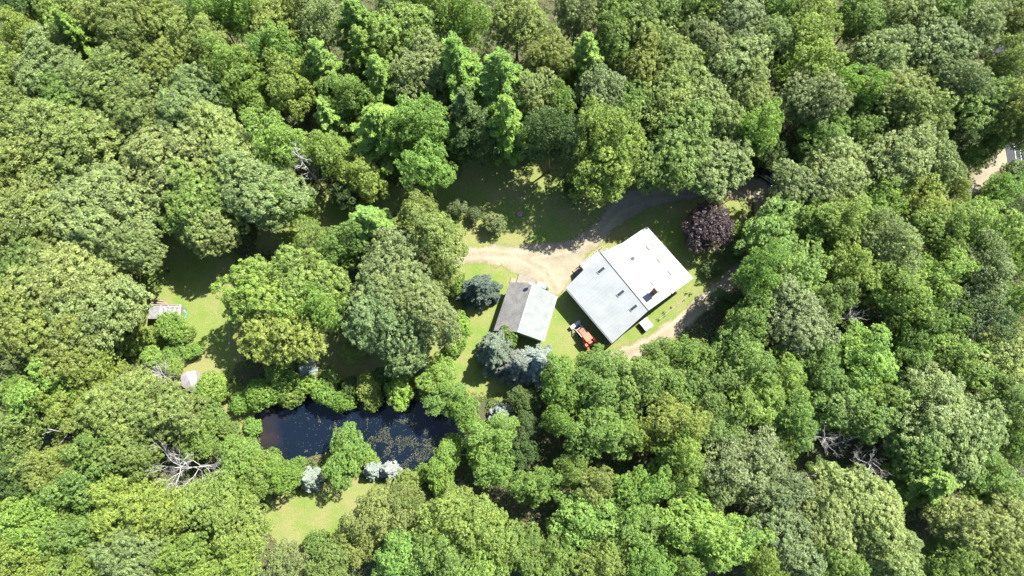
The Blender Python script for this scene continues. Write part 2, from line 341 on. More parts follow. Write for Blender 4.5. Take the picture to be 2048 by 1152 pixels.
def pine_crown(name, seed, R, zb, zt, step=.85, nb=6, dens=1.0, tl=.42, tw=.10, power=.75, droop=.1, nt=17, tr=.34, lat=.30):
    rng = np.random.RandomState(seed); cp, cd, cv = [], [], []
    z = zb
    while z < zt:
        f = (z-zb)/(zt-zb); L0 = R*max(.10, (1-f)**power)*(.75+.25*min(1, f*5))
        k = max(4, int(nb*rng.uniform(.8, 1.2))); a0 = rng.uniform(0, 6.28)
        for i in range(k):
            a = a0+i*6.283/k+rng.normal()*.16; Lb = L0*rng.uniform(.6, 1.2); n = max(4, int(Lb*Lb*3.1*dens)+5)
            t = np.sqrt(rng.uniform(.03, 1, n)); w = Lb*lat*np.sin(np.clip(t, 0, 1)*2.7)*rng.uniform(-1, 1, n)
            x = np.cos(a)*t*Lb-np.sin(a)*w; y = np.sin(a)*t*Lb+np.cos(a)*w
            zz = z+.25*Lb*t-droop*Lb*t*t*2+rng.normal(size=n)*.09-np.abs(w)*.12
            cp.append(np.stack([x, y, zz], 1)); aa = a+w/Lb*1.6
            cd.append(np.stack([np.cos(aa), np.sin(aa), np.full(n, .35)], 1)); cv.append(np.full(n, rng.uniform(-.15, .15)))
        z += step*(1-.45*f)*rng.uniform(.8, 1.2)
    cp = np.vstack(cp); cd = nrm(np.vstack(cd)); cv = np.concatenate(cv); m = len(cp); ci = np.repeat(np.arange(m), nt); n = len(ci)
    ax = nrm(cd[ci]*.9+rng.normal(size=(n, 3))*.55); pos = cp[ci]+ax*tr*rng.uniform(.2, 1, (n, 1))
    nor = np.array([0, 0, 1.])+rng.normal(size=(n, 3))*.45
    return leaf_quads(name, pos, nor, np.full(n, tl), np.full(n, tw), .5+cv[ci]+rng.uniform(-.25, .25, n), rng, ax)

class MB:
    def __init__(s): s.v = []; s.f = []
    def add(s, V, Fs): k = len(s.v); s.v += [tuple(v) for v in V]; s.f += [tuple(i+k for i in f) for f in Fs]; return s
    def box(s, c, h, u=(1, 0, 0), v=(0, 1, 0), n=None, top=1.0):
        c = Vector(c); u = Vector(u).normalized(); v = Vector(v).normalized(); n = Vector(n).normalized() if n is not None else u.cross(v)
        V = []
        for k in (-1, 1):
            t = top if k > 0 else 1
            for a, b2 in ((-1, -1), (1, -1), (1, 1), (-1, 1)): V.append(c+u*h[0]*a*t+v*h[1]*b2*t+n*h[2]*k)
        return s.add(V, [(3, 2, 1, 0), (4, 5, 6, 7), (0, 1, 5, 4), (1, 2, 6, 5), (2, 3, 7, 6), (3, 0, 4, 7)])
    def tube(s, pts, rad, sides=6, cap=True):
        pts = [Vector(p) for p in pts]; V = []; Fs = []; pa = None
        for i, p in enumerate(pts):
            d = (pts[min(i+1, len(pts)-1)]-pts[max(i-1, 0)]).normalized()
            a = d.orthogonal().normalized() if pa is None else (pa-d*pa.dot(d)).normalized()
            pa = a; b2 = d.cross(a)
            for k in range(sides): V.append(p+(a*math.cos(6.28318*k/sides)+b2*math.sin(6.28318*k/sides))*rad[i])
        for i in range(len(pts)-1):
            for k in range(sides):
                k2 = (k+1) % sides; Fs.append((i*sides+k, i*sides+k2, (i+1)*sides+k2, (i+1)*sides+k))
        if cap: Fs.append(tuple(range(sides))[::-1]); Fs.append(tuple((len(pts)-1)*sides+k for k in range(sides)))
        return s.add(V, Fs)
    def prism(s, top, th, down=Vector((0, 0, -1))):
        top = [Vector(p) for p in top]; n = len(top); V = top+[p+down*th for p in top]
        Fs = [tuple(range(n)), tuple(range(2*n-1, n-1, -1))]+[(i, i+n, (i+1) % n+n, (i+1) % n) for i in range(n)]
        return s.add(V, Fs)
    def build(s, name, mat, parent=None, bevel=0, smoothf=False, world=True, **k):
        off = parent.location if (parent is not None and world) else Vector((0, 0, 0))
        me = bpy.data.meshes.new(name); me.from_pydata([Vector(p)-off for p in s.v], [], s.f)
        bm_fix(me)
        if smoothf: me.polygons.foreach_set('use_smooth', [True]*len(me.polygons))
        o = link(name, me, mat, parent, **k)
        if bevel:
            b2 = o.modifiers.new('bevel', 'BEVEL'); b2.width = bevel; b2.segments = 2; b2.limit_method = 'ANGLE'
        return o
import bmesh
def bm_fix(me):
    bm = bmesh.new(); bm.from_mesh(me); bmesh.ops.recalc_face_normals(bm, faces=bm.faces); bm.to_mesh(me); bm.free()

def trunk_mesh(name, seed, h, r0, R, nlimb=6, zl=.35):
    rng = random.Random(seed); m = MB(); pts = []; x = y = 0
    for i in range(7):
        t = i/6; pts.append((x, y, t*h)); x += rng.uniform(-.18, .18); y += rng.uniform(-.18, .18)
    m.tube(pts, [r0*(1.35 if i == 0 else 1)*(1-.85*i/6) for i in range(7)], 8)
    for k in range(nlimb):
        zz = h*rng.uniform(zl, .75); a = k*6.28/nlimb+rng.uniform(-.4, .4); Lr = R*rng.uniform(.5, .8)
        p = [(0, 0, zz)]
        for j in range(1, 5):
            t = j/4; p.append((math.cos(a)*Lr*t+rng.uniform(-.2, .2), math.sin(a)*Lr*t+rng.uniform(-.2, .2), zz+Lr*.75*t+rng.uniform(-.1, .2)))
        m.tube(p, [r0*.42*(1-.8*j/4) for j in range(5)], 5)
    me = bpy.data.meshes.new(name); me.from_pydata(m.v, [], m.f); me.materials.append(M['bark']); me.polygons.foreach_set('use_smooth', [True]*len(me.polygons)); return me
def dead_mesh(name, seed, h, R, nlimb=9, depth=4, r0=.22, z0=.3, spread=1.0):
    rng = random.Random(seed); tr = MB(); br = MB()
    p = Vector((0, 0, 0)); pts = [p.copy()]
    for i in range(6):
        p = p+Vector((rng.uniform(-.25, .25), rng.uniform(-.25, .25), h*.9/6)); pts.append(p.copy())
    tr.tube(pts, [r0*(1-.8*i/6) for i in range(7)], 7)
    def grow(p, d, L, r, dep):
        q = [p]; n = 4
        for i in range(n):
            d = (d+Vector((rng.uniform(-.28, .28), rng.uniform(-.28, .28), rng.uniform(-.12, .2)))).normalized(); p = p+d*L/n; q.append(p)
        br.tube(q, [r*(1-.6*i/n) for i in range(n+1)], 5 if dep > 2 else 4)
        if dep > 1:
            for k in range(rng.choice((3, 4, 4))):
                t = rng.randint(1, n); dd = (d+Vector((rng.uniform(-1, 1), rng.uniform(-1, 1), rng.uniform(-.35, .6)))*.8).normalized()
                grow(q[t], dd, L*rng.uniform(.45, .75), r*.5, dep-1)
    for k in range(nlimb):
        t = z0+(1-z0)*k/nlimb; i = min(5, int(t*6)); a = k*2.4+rng.uniform(-.4, .4)
        d = Vector((math.cos(a)*spread, math.sin(a)*spread, rng.uniform(.35, .9))).normalized()
        grow(pts[i].lerp(pts[i+1], t*6-i), d, R*rng.uniform(.55, .8)*(1.1-.45*t), r0*.30, depth-1)
    out = []
    for nm, m in (('trunk', tr), ('branches', br)):
        me = bpy.data.meshes.new(name+nm); me.from_pydata(m.v, [], m.f); me.materials.append(M['deadwood']); me.polygons.foreach_set('use_smooth', [True]*len(me.polygons)); out.append((nm, me))
    return out

# variants; every crown mesh is made for radius R0 and height h0 and scaled to its tree
VAR = {}
def addv(k, me, tr, R0, h0, mat):
    me.materials.append(M[mat]); VAR.setdefault(k, []).append(([('crown', me), ('trunk', tr)], R0, h0))
for i in range(5):
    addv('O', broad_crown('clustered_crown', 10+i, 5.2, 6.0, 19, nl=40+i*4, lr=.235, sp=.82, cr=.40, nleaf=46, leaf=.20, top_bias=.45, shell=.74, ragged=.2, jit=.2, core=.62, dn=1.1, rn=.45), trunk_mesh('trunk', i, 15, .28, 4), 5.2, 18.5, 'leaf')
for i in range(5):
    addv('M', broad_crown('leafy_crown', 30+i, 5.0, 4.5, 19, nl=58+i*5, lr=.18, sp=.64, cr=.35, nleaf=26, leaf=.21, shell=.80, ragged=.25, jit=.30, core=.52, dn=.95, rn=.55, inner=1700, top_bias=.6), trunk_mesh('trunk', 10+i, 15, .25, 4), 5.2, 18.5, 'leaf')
for i in range(4):
    addv('P', pine_crown('pine_crown', 50+i, 5.0, 5, 20.0, step=1.55, nb=7, dens=1.7, power=.75, tw=.11, nt=20, lat=.17), trunk_mesh('trunk', 20+i, 18, .26, 2.5, 4), 4.5, 20, 'needle')
for i in range(3):
    addv('S', pine_crown('spruce_crown', 60+i, 3.4, .4, 9.3, step=.55, nb=11, dens=1.5, tl=.34, tw=.09, power=.85, droop=.12, nt=12, tr=.22, lat=.16), trunk_mesh('trunk', 30+i, 8.5, .18, 1.5, 4), 3.3, 9, 'needle')
for i in range(4):
    addv('B', broad_crown('shrub_crown', 70+i, 2.5, .7, 5.2, nl=22, lr=.28, sp=.52, cr=.3, nleaf=26, leaf=.17, jit=.2, core=.55, inner=900, zmin=-.6), trunk_mesh('trunk', 40+i, 3.6, .1, 1.6, 4, .2), 2.6, 5.1, 'leaf')

VAR['U'] = VAR['B']
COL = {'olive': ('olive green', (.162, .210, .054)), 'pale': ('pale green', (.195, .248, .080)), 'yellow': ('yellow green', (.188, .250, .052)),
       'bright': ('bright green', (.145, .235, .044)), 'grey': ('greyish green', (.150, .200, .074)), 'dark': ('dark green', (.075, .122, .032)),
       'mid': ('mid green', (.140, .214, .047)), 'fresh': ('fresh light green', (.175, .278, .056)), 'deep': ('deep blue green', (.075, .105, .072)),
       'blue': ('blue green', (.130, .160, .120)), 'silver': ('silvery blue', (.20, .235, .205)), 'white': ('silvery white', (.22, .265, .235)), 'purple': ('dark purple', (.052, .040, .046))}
KW = {'U': ('broadleaf_tree', 'tree', 'round tree', 'broadleaf trees of the wood'), 'O': ('broadleaf_tree', 'tree', 'oak-like tree', 'broadleaf trees of the wood'),
      'M': ('broadleaf_tree', 'tree', 'leafy tree', 'broadleaf trees of the wood'),
      'P': ('pine_tree', 'pine tree', 'feathery pine', 'pines of the wood'),
      'S': ('spruce_tree', 'spruce tree', 'spruce', 'ornamental spruces'),
      'B': ('shrub', 'shrub', 'bush', 'shrubs around the clearings and pond')}
vi = {}
trng = random.Random(3)
def tree(k, px, py, r, h, col, place, full=None):
    nm, cat, word, grp = KW[k]; vs = VAR[k]; i = vi.get(k, 0); vi[k] = i+1
    parts, R0, h0 = vs[(i*3+i//len(vs)) % len(vs)]
    zc = h*.72 if k != 'S' else h*.45
    p = at(px, py, zc); R = r/ppm(px, py, zc)*{'O': 1.12, 'M': 1.05 if h > 12 else .95, 'P': 1.12, 'B': 1.0, 'U': 1.08, 'S': 1.0}[k]
    z0 = gz1(p.x, p.y)-.05
    cw, cc = COL[col]
    rt = empty(nm, (p.x, p.y, z0), trng.uniform(0, 6.28), label=full or f'{cw} {word} {place}', cat=cat, group=grp)
    sxy = R/R0; asp = trng.uniform(.86, 1.16); rt.scale = (sxy*asp, sxy/asp, h/h0)
    j = [trng.uniform(.9, 1.1) for _ in range(3)]
    for pn, me in parts:
        o = bpy.data.objects.new(pn, me); C.objects.link(o); o.parent = rt
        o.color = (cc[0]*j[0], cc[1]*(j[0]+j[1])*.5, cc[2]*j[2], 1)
    return rt
DV = {}
def dead(px, py, r, h, place, nlimb=9, depth=4, z0=.3, spread=1.0, r0=.22, rot=0):
    R0 = 6.0
    p = at(px, py, h*.75); R = r/ppm(px, py, h*.75)
    rt = empty('dead_tree', (p.x, p.y, gz1(p.x, p.y)-.05), rot, label=place, cat='dead tree', group='dead trees standing in the wood')
    for nm, me in dead_mesh('dead', int(px*7+py), h, R, nlimb, depth, r0, z0, spread):
        o = bpy.data.objects.new(nm, me); C.objects.link(o); o.parent = rt
    return rt
# ------------------------------------------------------------------ buildings
def inset(pts, d):
    """pull a footprint polygon (counter-clockwise or clockwise) in by d"""
    n = len(pts); c = sum((Vector((p[0], p[1], 0)) for p in pts), Vector())/n; out = []
    for p in pts:
        q = Vector((p[0], p[1], 0)); v = (q-c); out.append((q-v.normalized()*d*1.3))
    return out
def walls(name, corners, drop, d, mat, parent):
    """corners: roof outline points with heights; walls stand d inside the eaves and stop under the roof"""
    f = inset(corners, d); m = MB(); n = len(f); V = []
    for i in range(n): V += [(f[i].x, f[i].y, -.2), (f[i].x, f[i].y, corners[i].z-drop)]
    Fs = [(2*i, 2*((i+1) % n), 2*((i+1) % n)+1, 2*i+1) for i in range(n)]
    m.add(V, Fs); return m.build(name, mat, parent), f
def plane_of(a, b, c):
    n = (b-a).cross(c-a).normalized(); return n if n.z > 0 else -n

# ---- house
H_E, H_R = 4.1, 6.6
W_, S_ = at(1131.5, 575.5, H_E), at(1225, 686, H_E)
RN, RS = at(1201.5, 505.5, H_R), at(1297, 621, H_R)
N_c, E_c = at(1292.7, 453.5, H_E), at(1386, 557, H_E)
K_ = at(1243, 487.5, (H_R+H_E)/2+.1)
hc = (W_+S_+N_c+E_c)/4
house = empty('house', (hc.x, hc.y, 0), label='large house with a gabled metal roof, one side sunlit white, one side shaded grey', cat='house')
walls('wall', [W_, S_, RS, E_c, N_c, K_, RN], .42, .55, M['siding'], house)
def roof_plane(name, pts, mat, parent, ru, step=.6, th=.18, rib=.035, ribs=True):
    """pts: outline; first two run along the ridge. thin standing seams run down the slope"""
    n = plane_of(pts[0], pts[1], pts[2]); m = MB(); m.prism(pts, th, -n)
    u = (pts[1]-pts[0]).normalized(); d = n.cross(u).normalized()
    if d.z > 0: d = -d
    if ribs:
        Lr = (pts[1]-pts[0]).length; k = step*.5
        while k < Lr:
            o = pts[0]+u*k
            # far end: cross the eave line pts[2]-pts[3]
            e = pts[3]; ev = (pts[2]-pts[3]); den = ev.cross(d).dot(n)
            s = (o-e).cross(d).dot(n)/den; q = e+ev*s
            if 0.005 < s < .995:
                a = o.lerp(q, .5); m.box(a+n*(rib*.5+.001), (.02, (q-o).length/2-.05, rib*.5), u, (q-o).normalized(), n)
            k += step
    return m.build(name, mat, parent), n, u, d
nl_ = plane_of(RN, RS, S_); nr_ = plane_of(RN, RS, E_c)
K2 = K_ - nr_*((K_-RN).dot(nr_)); N2 = N_c-nr_*((N_c-RN).dot(nr_))
rw, n_w, u_w, d_w = roof_plane('roof', [RN, RS, S_, W_], M['roof_shaded_metal'], house, None); tag(rw, 'shaded grey side of the metal roof')
re_, n_e, u_e, d_e = roof_plane('roof', [RN, RS, E_c, N2, K2], M['roof_sunlit_metal'], house, None); tag(re_, 'sunlit white side of the metal roof')
MB().tube([RN+Vector((0, 0, .02)), RS+Vector((0, 0, .02))], [.09, .09], 6).build('ridge_cap', M['trim_dark'], house)
for a, b in ((W_, S_), (N2, E_c)):
    dn = ((a+b)/2-Vector((hc.x, hc.y, H_E))); dn.z = 0; dn.normalize()
    uu = (b-a).normalized(); MB().box((a+b)/2+dn*.07+Vector((0, 0, -.2)), ((b-a).length/2, .06, .07), uu, dn).build('gutter', M['grey'], house)
def skylight(px, py, w, l, n, u, p0, gm):
    c = at_plane(px, py, p0, n); v = n.cross(u)
    MB_ = MB(); fw = .07
    for s in (-1, 1):
        MB_.box(c+u*s*(w/2-fw/2)+n*.06, (fw/2, l/2, .075), u, v, n); MB_.box(c+v*s*(l/2-fw/2)+n*.06, (w/2-fw-.002, fw/2, .075), u, v, n)
    f = MB_.build('skylight', M['skyframe'] if gm is M['skyglass'] else M['grey'], house); g = MB().box(c+n*.07, (w/2-fw, l/2-fw, .03), u, v, n)
    g.build('pane', gm, f, world=False); f.children[0].location = -house.location
for px, py, w, l in ((1202.4, 540.5, .62, 1.55), (1241.5, 586.5, .62, 1.5), (1267.3, 615.5, .62, 1.5)): skylight(px, py, w, l, n_w, u_w, RN, M['glass'])
for px, py in ((1299.5, 493), (1321, 518), (1343.5, 543)): skylight(px, py, .95, 1.3, n_e, u_e, RN, M['skyglass'])
skylight(1264.5, 518, .8, .95, n_e, u_e, RN, M['glass']); skylight(1307, 565.5, .8, .95, n_e, u_e, RN, M['skyglass'])
# chimney
cb = at_plane(1310, 583, RN, n_e); uh = Vector((u_w.x, u_w.y, 0)).normalized(); vh = Vector((-uh.y, uh.x, 0))
ch = MB().box(cb+Vector((0, 0, 1.25)), (.42, .58, 1.55), uh, vh).build('chimney', M['brick'], house)
cm = MB(); cm.box(cb+Vector((0, 0, 3.22)), (.60, .80, .06), uh, vh)
for s in (-1, 1):
    for t in (-1, 1): cm.box(cb+uh*.3*s+vh*.44*t+Vector((0, 0, 2.98)), (.03, .03, .18), uh, vh)
cm.build('chimney_cap', M['cap'], ch, world=False).location = -house.location
for px, py, r, hh in ((1272.5, 573.5, .08, .3), (1353.5, 525, .16, .25), (1343.5, 586.5, .13, .3)):
    c = at_plane(px, py, RN, n_e); MB().tube([c-Vector((0, 0, .1)), c+Vector((0, 0, hh))], [r, r], 10).build('roof_vent', M['grey'], house)
# windows, doors on the two walls the camera sees
fW, fS, fRS, fE = inset([W_, S_, RS, E_c, N_c, K_, RN], .55)[:4]
def opening(a, b, t, z, w, h, kind, nrm_out):
    u = (b-a).normalized(); c = a.lerp(b, t)+Vector((0, 0, z)); o = nrm_out
    fr = MB()
    for s in (-1, 1): fr.box(c+u*s*(w/2)+o*.03, (.05, .05, h/2+.05), u, o); fr.box(c+Vector((0, 0, s*h/2))+o*.03, (w/2-.052, .05, .05), u, o)
    f = fr.build(kind, M['white'], house); MB().box(c+o*.02, (w/2-.05, .02, h/2-.05), u, o).build('pane' if kind == 'window' else 'door_leaf', M['glass'] if kind == 'window' else M['wood'], f, world=False).location = -house.location
o1 = Vector(((fS-fW).y, -(fS-fW).x, 0)).normalized(); o1 = o1 if o1.dot(fW-Vector((hc.x, hc.y, 0))) > 0 else -o1
o2 = Vector(((fRS-fS).y, -(fRS-fS).x, 0)).normalized(); o2 = o2 if o2.dot(fS-Vector((hc.x, hc.y, 0))) > 0 else -o2
o3 = Vector(((fE-fRS).y, -(fE-fRS).x, 0)).normalized(); o3 = o3 if o3.dot(fE-Vector((hc.x, hc.y, 0))) > 0 else -o3
for t in (.12, .3, .55, .8): opening(fW, fS, t, 1.9, 1.0, 1.2, 'window', o1)
for t in (.3, .62): opening(fS, fRS, t, 1.9, 1.0, 1.2, 'window', o2)
for t in (.35, .75): opening(fRS, fE, t, 2.0, 1.2, 1.2, 'window', o3)
opening(fS, fRS, .88, 1.15, .95, 2.0, 'door', o2)
# porch on the north west end
pz = 2.9
A, B, Cq, D = at(1160.5, 529, pz), at(1196, 502, pz+.1), at(1201, 513, pz+.5), at(1167, 540, pz+.4)
pr = MB(); pr.prism([A, B, Cq, D], .12); pr.build('porch_roof', M['roof_shaded_metal'], house)
pd = MB(); dz = Vector((0, 0, -2.35)); dk = [at(1159, 531, .5), at(1203, 496, .5), at(1212, 508, .5), at(1170, 545, .5)]
pd.prism(dk, .14)
pd.build('porch_deck', M['wood'], house)
rl = MB()
a0, b0 = dk[0], dk[1]
for i in range(9):
    p = a0.lerp(b0, i/8); rl.box(p+Vector((0, 0, .5)), (.05, .05, .5))
rl.tube([a0+Vector((0, 0, 1.02)), b0+Vector((0, 0, 1.02))], [.05, .05], 5); rl.tube([b0+Vector((0, 0, 1.02)), dk[2]+Vector((0, 0, 1.02))], [.05, .05], 5)
for p in (A, B): rl.box(Vector((p.x, p.y, (pz-.1)/2)), (.06, .06, pz/2-.1))
rl.build('railing', M['white'], house)
stp = MB(); sA = at(1150, 545, .1); ux = (at(1163, 536, .1)-sA).normalized(); vx = Vector((-ux.y, ux.x, 0)); stc = at(1158, 546, 0)
for i in range(4): stp.box(stc-vx*(-.0+.32*i)*-1+Vector((0, 0, .44-.12*i)), (.75, .14, .03), ux, vx)
stp.build('porch_steps', M['wood'], house)
MB().box(at(1161, 547, 0)+Vector((0, 0, .012)), (.9, .9, .008), ux, vx).build('step_pad', M['trim_dark'], house)
# cellar hatch on the south east end
hcx = at(1292.5, 648.5, 1.0); uu = (E_c-RS); uu.z = 0; uu.normalize(); vv_ = Vector((-uu.y, uu.x, 0))
hb = MB().box(Vector((hcx.x, hcx.y, .5)), (.78, .95, .5), uu, vv_).build('cellar_hatch', M['white'], house)
hl = MB()
for s in (-1, 1): hl.box(Vector((hcx.x, hcx.y, 1.04))+vv_*s*.5, (.86, .47, .03), uu, vv_)
hl.build('hatch_lid', M['white'], hb, world=False).location = -house.location
# round white tank beside the porch
tk = at(1213.5, 499.5, 1.2); t_ = empty('gas_tank', (tk.x, tk.y, 0), label='small round white tank beside the porch at the sunlit roof edge', cat='tank')
MB().tube([(tk.x, tk.y, z) for z in (0, .08, 1.0, 1.2, 1.3)], [.28, .33, .33, .24, .06], 14).build('tank_body', M['white'], t_, smoothf=True)
MB().tube([(tk.x, tk.y, 1.29), (tk.x, tk.y, 1.42)], [.07, .07], 8).build('valve', M['steel'], t_)

# ---- garage
G_E, G_R = 3.0, 4.9
gNW, gSW, gRN, gRS, gNE, gSE = at(1019.4, 564.7, G_E), at(987, 661.3, G_E), at(1066, 565.4, G_R), at(1035, 664.3, G_R), at(1113.9, 592.7, G_E), at(1086.6, 682.7, G_E)
gc = (gNW+gSW+gNE+gSE)/4
garage = empty('garage', (gc.x, gc.y, 0), label='small gabled garage, roof half dark shingle and half pale grey', cat='garage')
walls('wall', [gNW, gSW, gRS, gSE, gNE, gRN], .32, .4, M['barn_siding'], garage)
ra, *_ = roof_plane('roof', [gRN, gRS, gSW, gNW], M['shingle'], garage, None, step=9, ribs=False, th=.14); tag(ra, 'dark shingled side of the roof')
rb, ng, ug, dg = roof_plane('roof', [gRN, gRS, gSE, gNE], M['pale_shingle'], garage, None, step=9, ribs=False, th=.14); tag(rb, 'pale side of the roof')
na = plane_of(gRN, gRS, gSW)
cr = MB()   # rows of shingles as thin laps
for k in range(1, 22):
    t = k/22; a = gRN.lerp(gNW, t); b2 = gRS.lerp(gSW, t); d = (b2-a).normalized()
    cr.box((a+b2)/2+na*.012, ((b2-a).length/2-.03, .11, .010), d, na.cross(d), na)
cr.build('shingle_courses', M['shingle'], garage)
MB().tube([gRN+Vector((0, 0, .0)), gRS+Vector((0, 0, .0))], [.07, .07], 6).build('ridge_cap', M['grey'], garage)
en = (gSE-gNE).normalized(); eo = Vector((en.y, -en.x, 0)).normalized(); eo = eo if eo.x > 0 else -eo
MB().box((gNE+gSE)/2+eo*.06+Vector((0, 0, -.1)), ((gSE-gNE).length/2, .05, .06), en, eo).build('gutter', M['white'], garage)
fg = inset([gNW, gSW, gRS, gSE, gNE, gRN], .4); a, b2 = fg[3], fg[4]; u = (b2-a).normalized()
for t in (.3, .6):
    c = a.lerp(b2, t)+Vector((0, 0, 1.7)); f = MB().box(c+eo*.03, (.5, .05, .55), u, eo).build('window', M['white'], garage)
    MB().box(c+eo*.06, (.42, .035, .47), u, eo).build('pane', M['glass'], f, world=False).location = -garage.location
a, b2 = fg[5], fg[4]; u = (b2-a).normalized(); o_ = Vector((-u.y, u.x, 0)); o_ = o_ if o_.y > 0 else -o_
f = MB().box(a.lerp(b2, .5)+o_*.03+Vector((0, 0, 1.2)), (1.25, .05, 1.15), u, o_).build('garage_door', M['white'], garage)
MB().box(a.lerp(b2, .5)+o_*.1+Vector((0, 0, .5)), (.12, .03, .03), u, o_).build('handle', M['steel'], f, world=False).location = -garage.location
# pads in front of the garage
pp = [at(1032.5, 566), at(1038.5, 547.5), at(1072.5, 558), at(1069, 572)]
MB().prism([p+Vector((0, 0, .20)) for p in pp], .2).build('concrete_pad', M['concrete'], label='pale concrete slab at the north end of the garage', cat='slab')
pp = [at(1019.5, 566), at(1022.5, 555.5), at(1033, 558), at(1030.5, 568)]
MB().prism([p+Vector((0, 0, .16)) for p in pp], .16).build('plank_pallet', M['wood'], label='small tan wooden pallet beside the concrete slab', cat='pallet')
# satellite dish on the garage ridge
dp = at_plane(1058, 573, gRN, na); dish = empty('satellite_dish', tuple(dp), label='white satellite dish on a mast at the garage roof ridge', cat='satellite dish')
MB().tube([dp-Vector((0, 0, .05)), dp+Vector((0, 0, .9)), dp+Vector((.15, .1, 1.2))], [.035, .035, .03], 6).build('mast', M['steel'], dish)
dc = dp+Vector((.2, .15, 1.35)); ax = Vector((.5, .45, .75)).normalized(); a1 = ax.orthogonal().normalized(); a2 = ax.cross(a1)
V = [dc]; Fs = []
for r_, rad in enumerate((.14, .26, .34)):
    for k in range(16): V.append(dc+(a1*math.cos(k*math.pi/8)+a2*math.sin(k*math.pi/8))*rad+ax*rad*rad*.5)
Fs += [(0, 1+k, 1+(k+1) % 16) for k in range(16)]
for r_ in range(2): Fs += [(1+r_*16+k, 1+(r_+1)*16+k, 1+(r_+1)*16+(k+1) % 16, 1+r_*16+(k+1) % 16) for k in range(16)]
md = MB().add(V, Fs); o = md.build('reflector', M['white'], dish, smoothf=True); sm = o.modifiers.new('s', 'SOLIDIFY'); sm.thickness = .02
MB().tube([dc-a2*.28, dc+ax*.35], [.015, .02], 5).build('feed_arm', M['grey'], dish)
# things at the garage's north east corner
def multi(name, loc, label, cat, parts, rz=0, group=None):
    r = empty(name, loc, rz, label=label, cat=cat, group=group)
    for pn, m, mt, kw in parts: o = m.build(pn, M[mt], r, world=False, **kw)
    return r
c = at(1082, 570, .5)
multi('storage_chest', (c.x, c.y, 0), 'white storage chest against the garage, nearest the concrete slab', 'chest', [('chest_body', MB().box((0, 0, .4), (.65, .35, .4)), 'white', dict(bevel=.03)), ('lid', MB().box((0, 0, .85), (.69, .39, .045)), 'white', dict(bevel=.02))], -.45)
c = at(1088.5, 575, .5)
multi('air_conditioner', (c.x, c.y, 0), 'grey white heat pump box between chest and potted plant', 'heat pump', [('casing', MB().box((0, 0, .4), (.36, .22, .4)), 'grey', dict(bevel=.03)), ('fan_grille', MB().tube([(0, 0, .8), (0, 0, .83)], [.18, .18], 14), 'trim_dark', {})], -.5)
rg = np.random.RandomState(7)
def pot_leaves(n, R, z, nm='foliage', lf=.16):
    d = nrm(rg.normal(size=(n, 3))); d[:, 2] = np.abs(d[:, 2]); pos = d*R*rg.uniform(.3, 1, (n, 1))+np.array([0, 0, z])
    me = leaf_quads(nm, pos, d+np.array([0, 0, .5]), np.full(n, lf), np.full(n, lf*.6), rg.uniform(.2, .8, n), rg); me.materials.append(M['leaf']); return me
c = at(1093.5, 577.5, .4)
pt = multi('potted_plant', (c.x, c.y, 0), 'dark potted plant at the garage corner by the gravel', 'plant', [('pot', MB().tube([(0, 0, 0), (0, 0, .45)], [.2, .3], 12), 'trim_dark', {})])
o = bpy.data.objects.new('foliage', pot_leaves(160, .45, .45)); C.objects.link(o); o.parent = pt; o.color = (*COL['dark'][1], 1)

# ---- tractor (faces the upper left)
tp = at(1171, 675, .8); fr_ = at(1150, 648, .8); dv = fr_-tp
tr = empty('tractor', (tp.x, tp.y, 0), math.atan2(dv.y, dv.x), label='orange tractor with grey front loader parked beside the house', cat='tractor'); tr.scale = (1.25, 1.25, 1.25)
def tb(name, m, mat, par=None, **k):
    o = m.build(name, M[mat], par or tr, world=False, **k); return o
tb('hood', MB().box((.72, 0, 1.15), (.62, .42, .3), top=.93), 'orange', bevel=.08)
tb('chassis', MB().box((.1, 0, .62), (1.5, .24, .2)), 'black')
tb('platform', MB().box((-.55, 0, .78), (.65, .5, .05)), 'orange')
s_ = tb('seat', MB().box((-.85, 0, 1.08), (.25, .26, .07)).box((-1.12, 0, 1.32), (.06, .26, .26)), 'orange', bevel=.03)
for s in (-1, 1):
    fm = MB(); pts = [(-.25, .95), (-.4, 1.25), (-.75, 1.42), (-1.15, 1.38), (-1.5, 1.05)]
    for i in range(4):
        (x0_, z0_), (x1_, z1_) = pts[i], pts[i+1]; dx = Vector((x1_-x0_, 0, z1_-z0_)); fm.box(((x0_+x1_)/2, s*.72, (z0_+z1_)/2), (dx.length/2+.02, .17, .025), dx, (0, 1, 0))
    tb('fender', fm, 'orange')
    def wheel(x, y, r, w):
        m = MB().tube([(x, y-w/2, r), (x, y-w/2+.04, r), (x, y+w/2-.04, r), (x, y+w/2, r)], [r*.86, r, r, r*.86], 20)
        for k in range(18):
            a_ = k*math.pi/9; m.box((x+math.cos(a_)*r, y, r+math.sin(a_)*r), (.035, w/2*.95, .03), (math.cos(a_), 0, math.sin(a_)), (0, 1, 0))
        wo = tb('wheel', m, 'rubber'); tb('rim', MB().tube([(x, y-w/2-.01, r), (x, y+w/2+.01, r)], [r*.5, r*.5], 14), 'white', wo)
    wheel(-.9, s*.78, .62, .38); wheel(1.0, s*.62, .38, .24)
    # loader arms
    lm = MB().box((.55, s*.52, 1.25), (.95, .05, .07), (1, 0, -.12), (0, 1, 0)).box((1.75, s*.52, .78), (.48, .05, .07), (1, 0, -1.1), (0, 1, 0)).box((-.2, s*.52, 1.0), (.07, .06, .45))
    tb('loader_arm', lm, 'grey')
    tb('hydraulic_ram', MB().tube([(.3, s*.42, .85), (1.35, s*.42, 1.05)], [.035, .035], 6), 'steel')
    tb('headlight', MB().tube([(1.34, s*.26, 1.15), (1.37, s*.26, 1.15)], [.08, .08], 10), 'white')
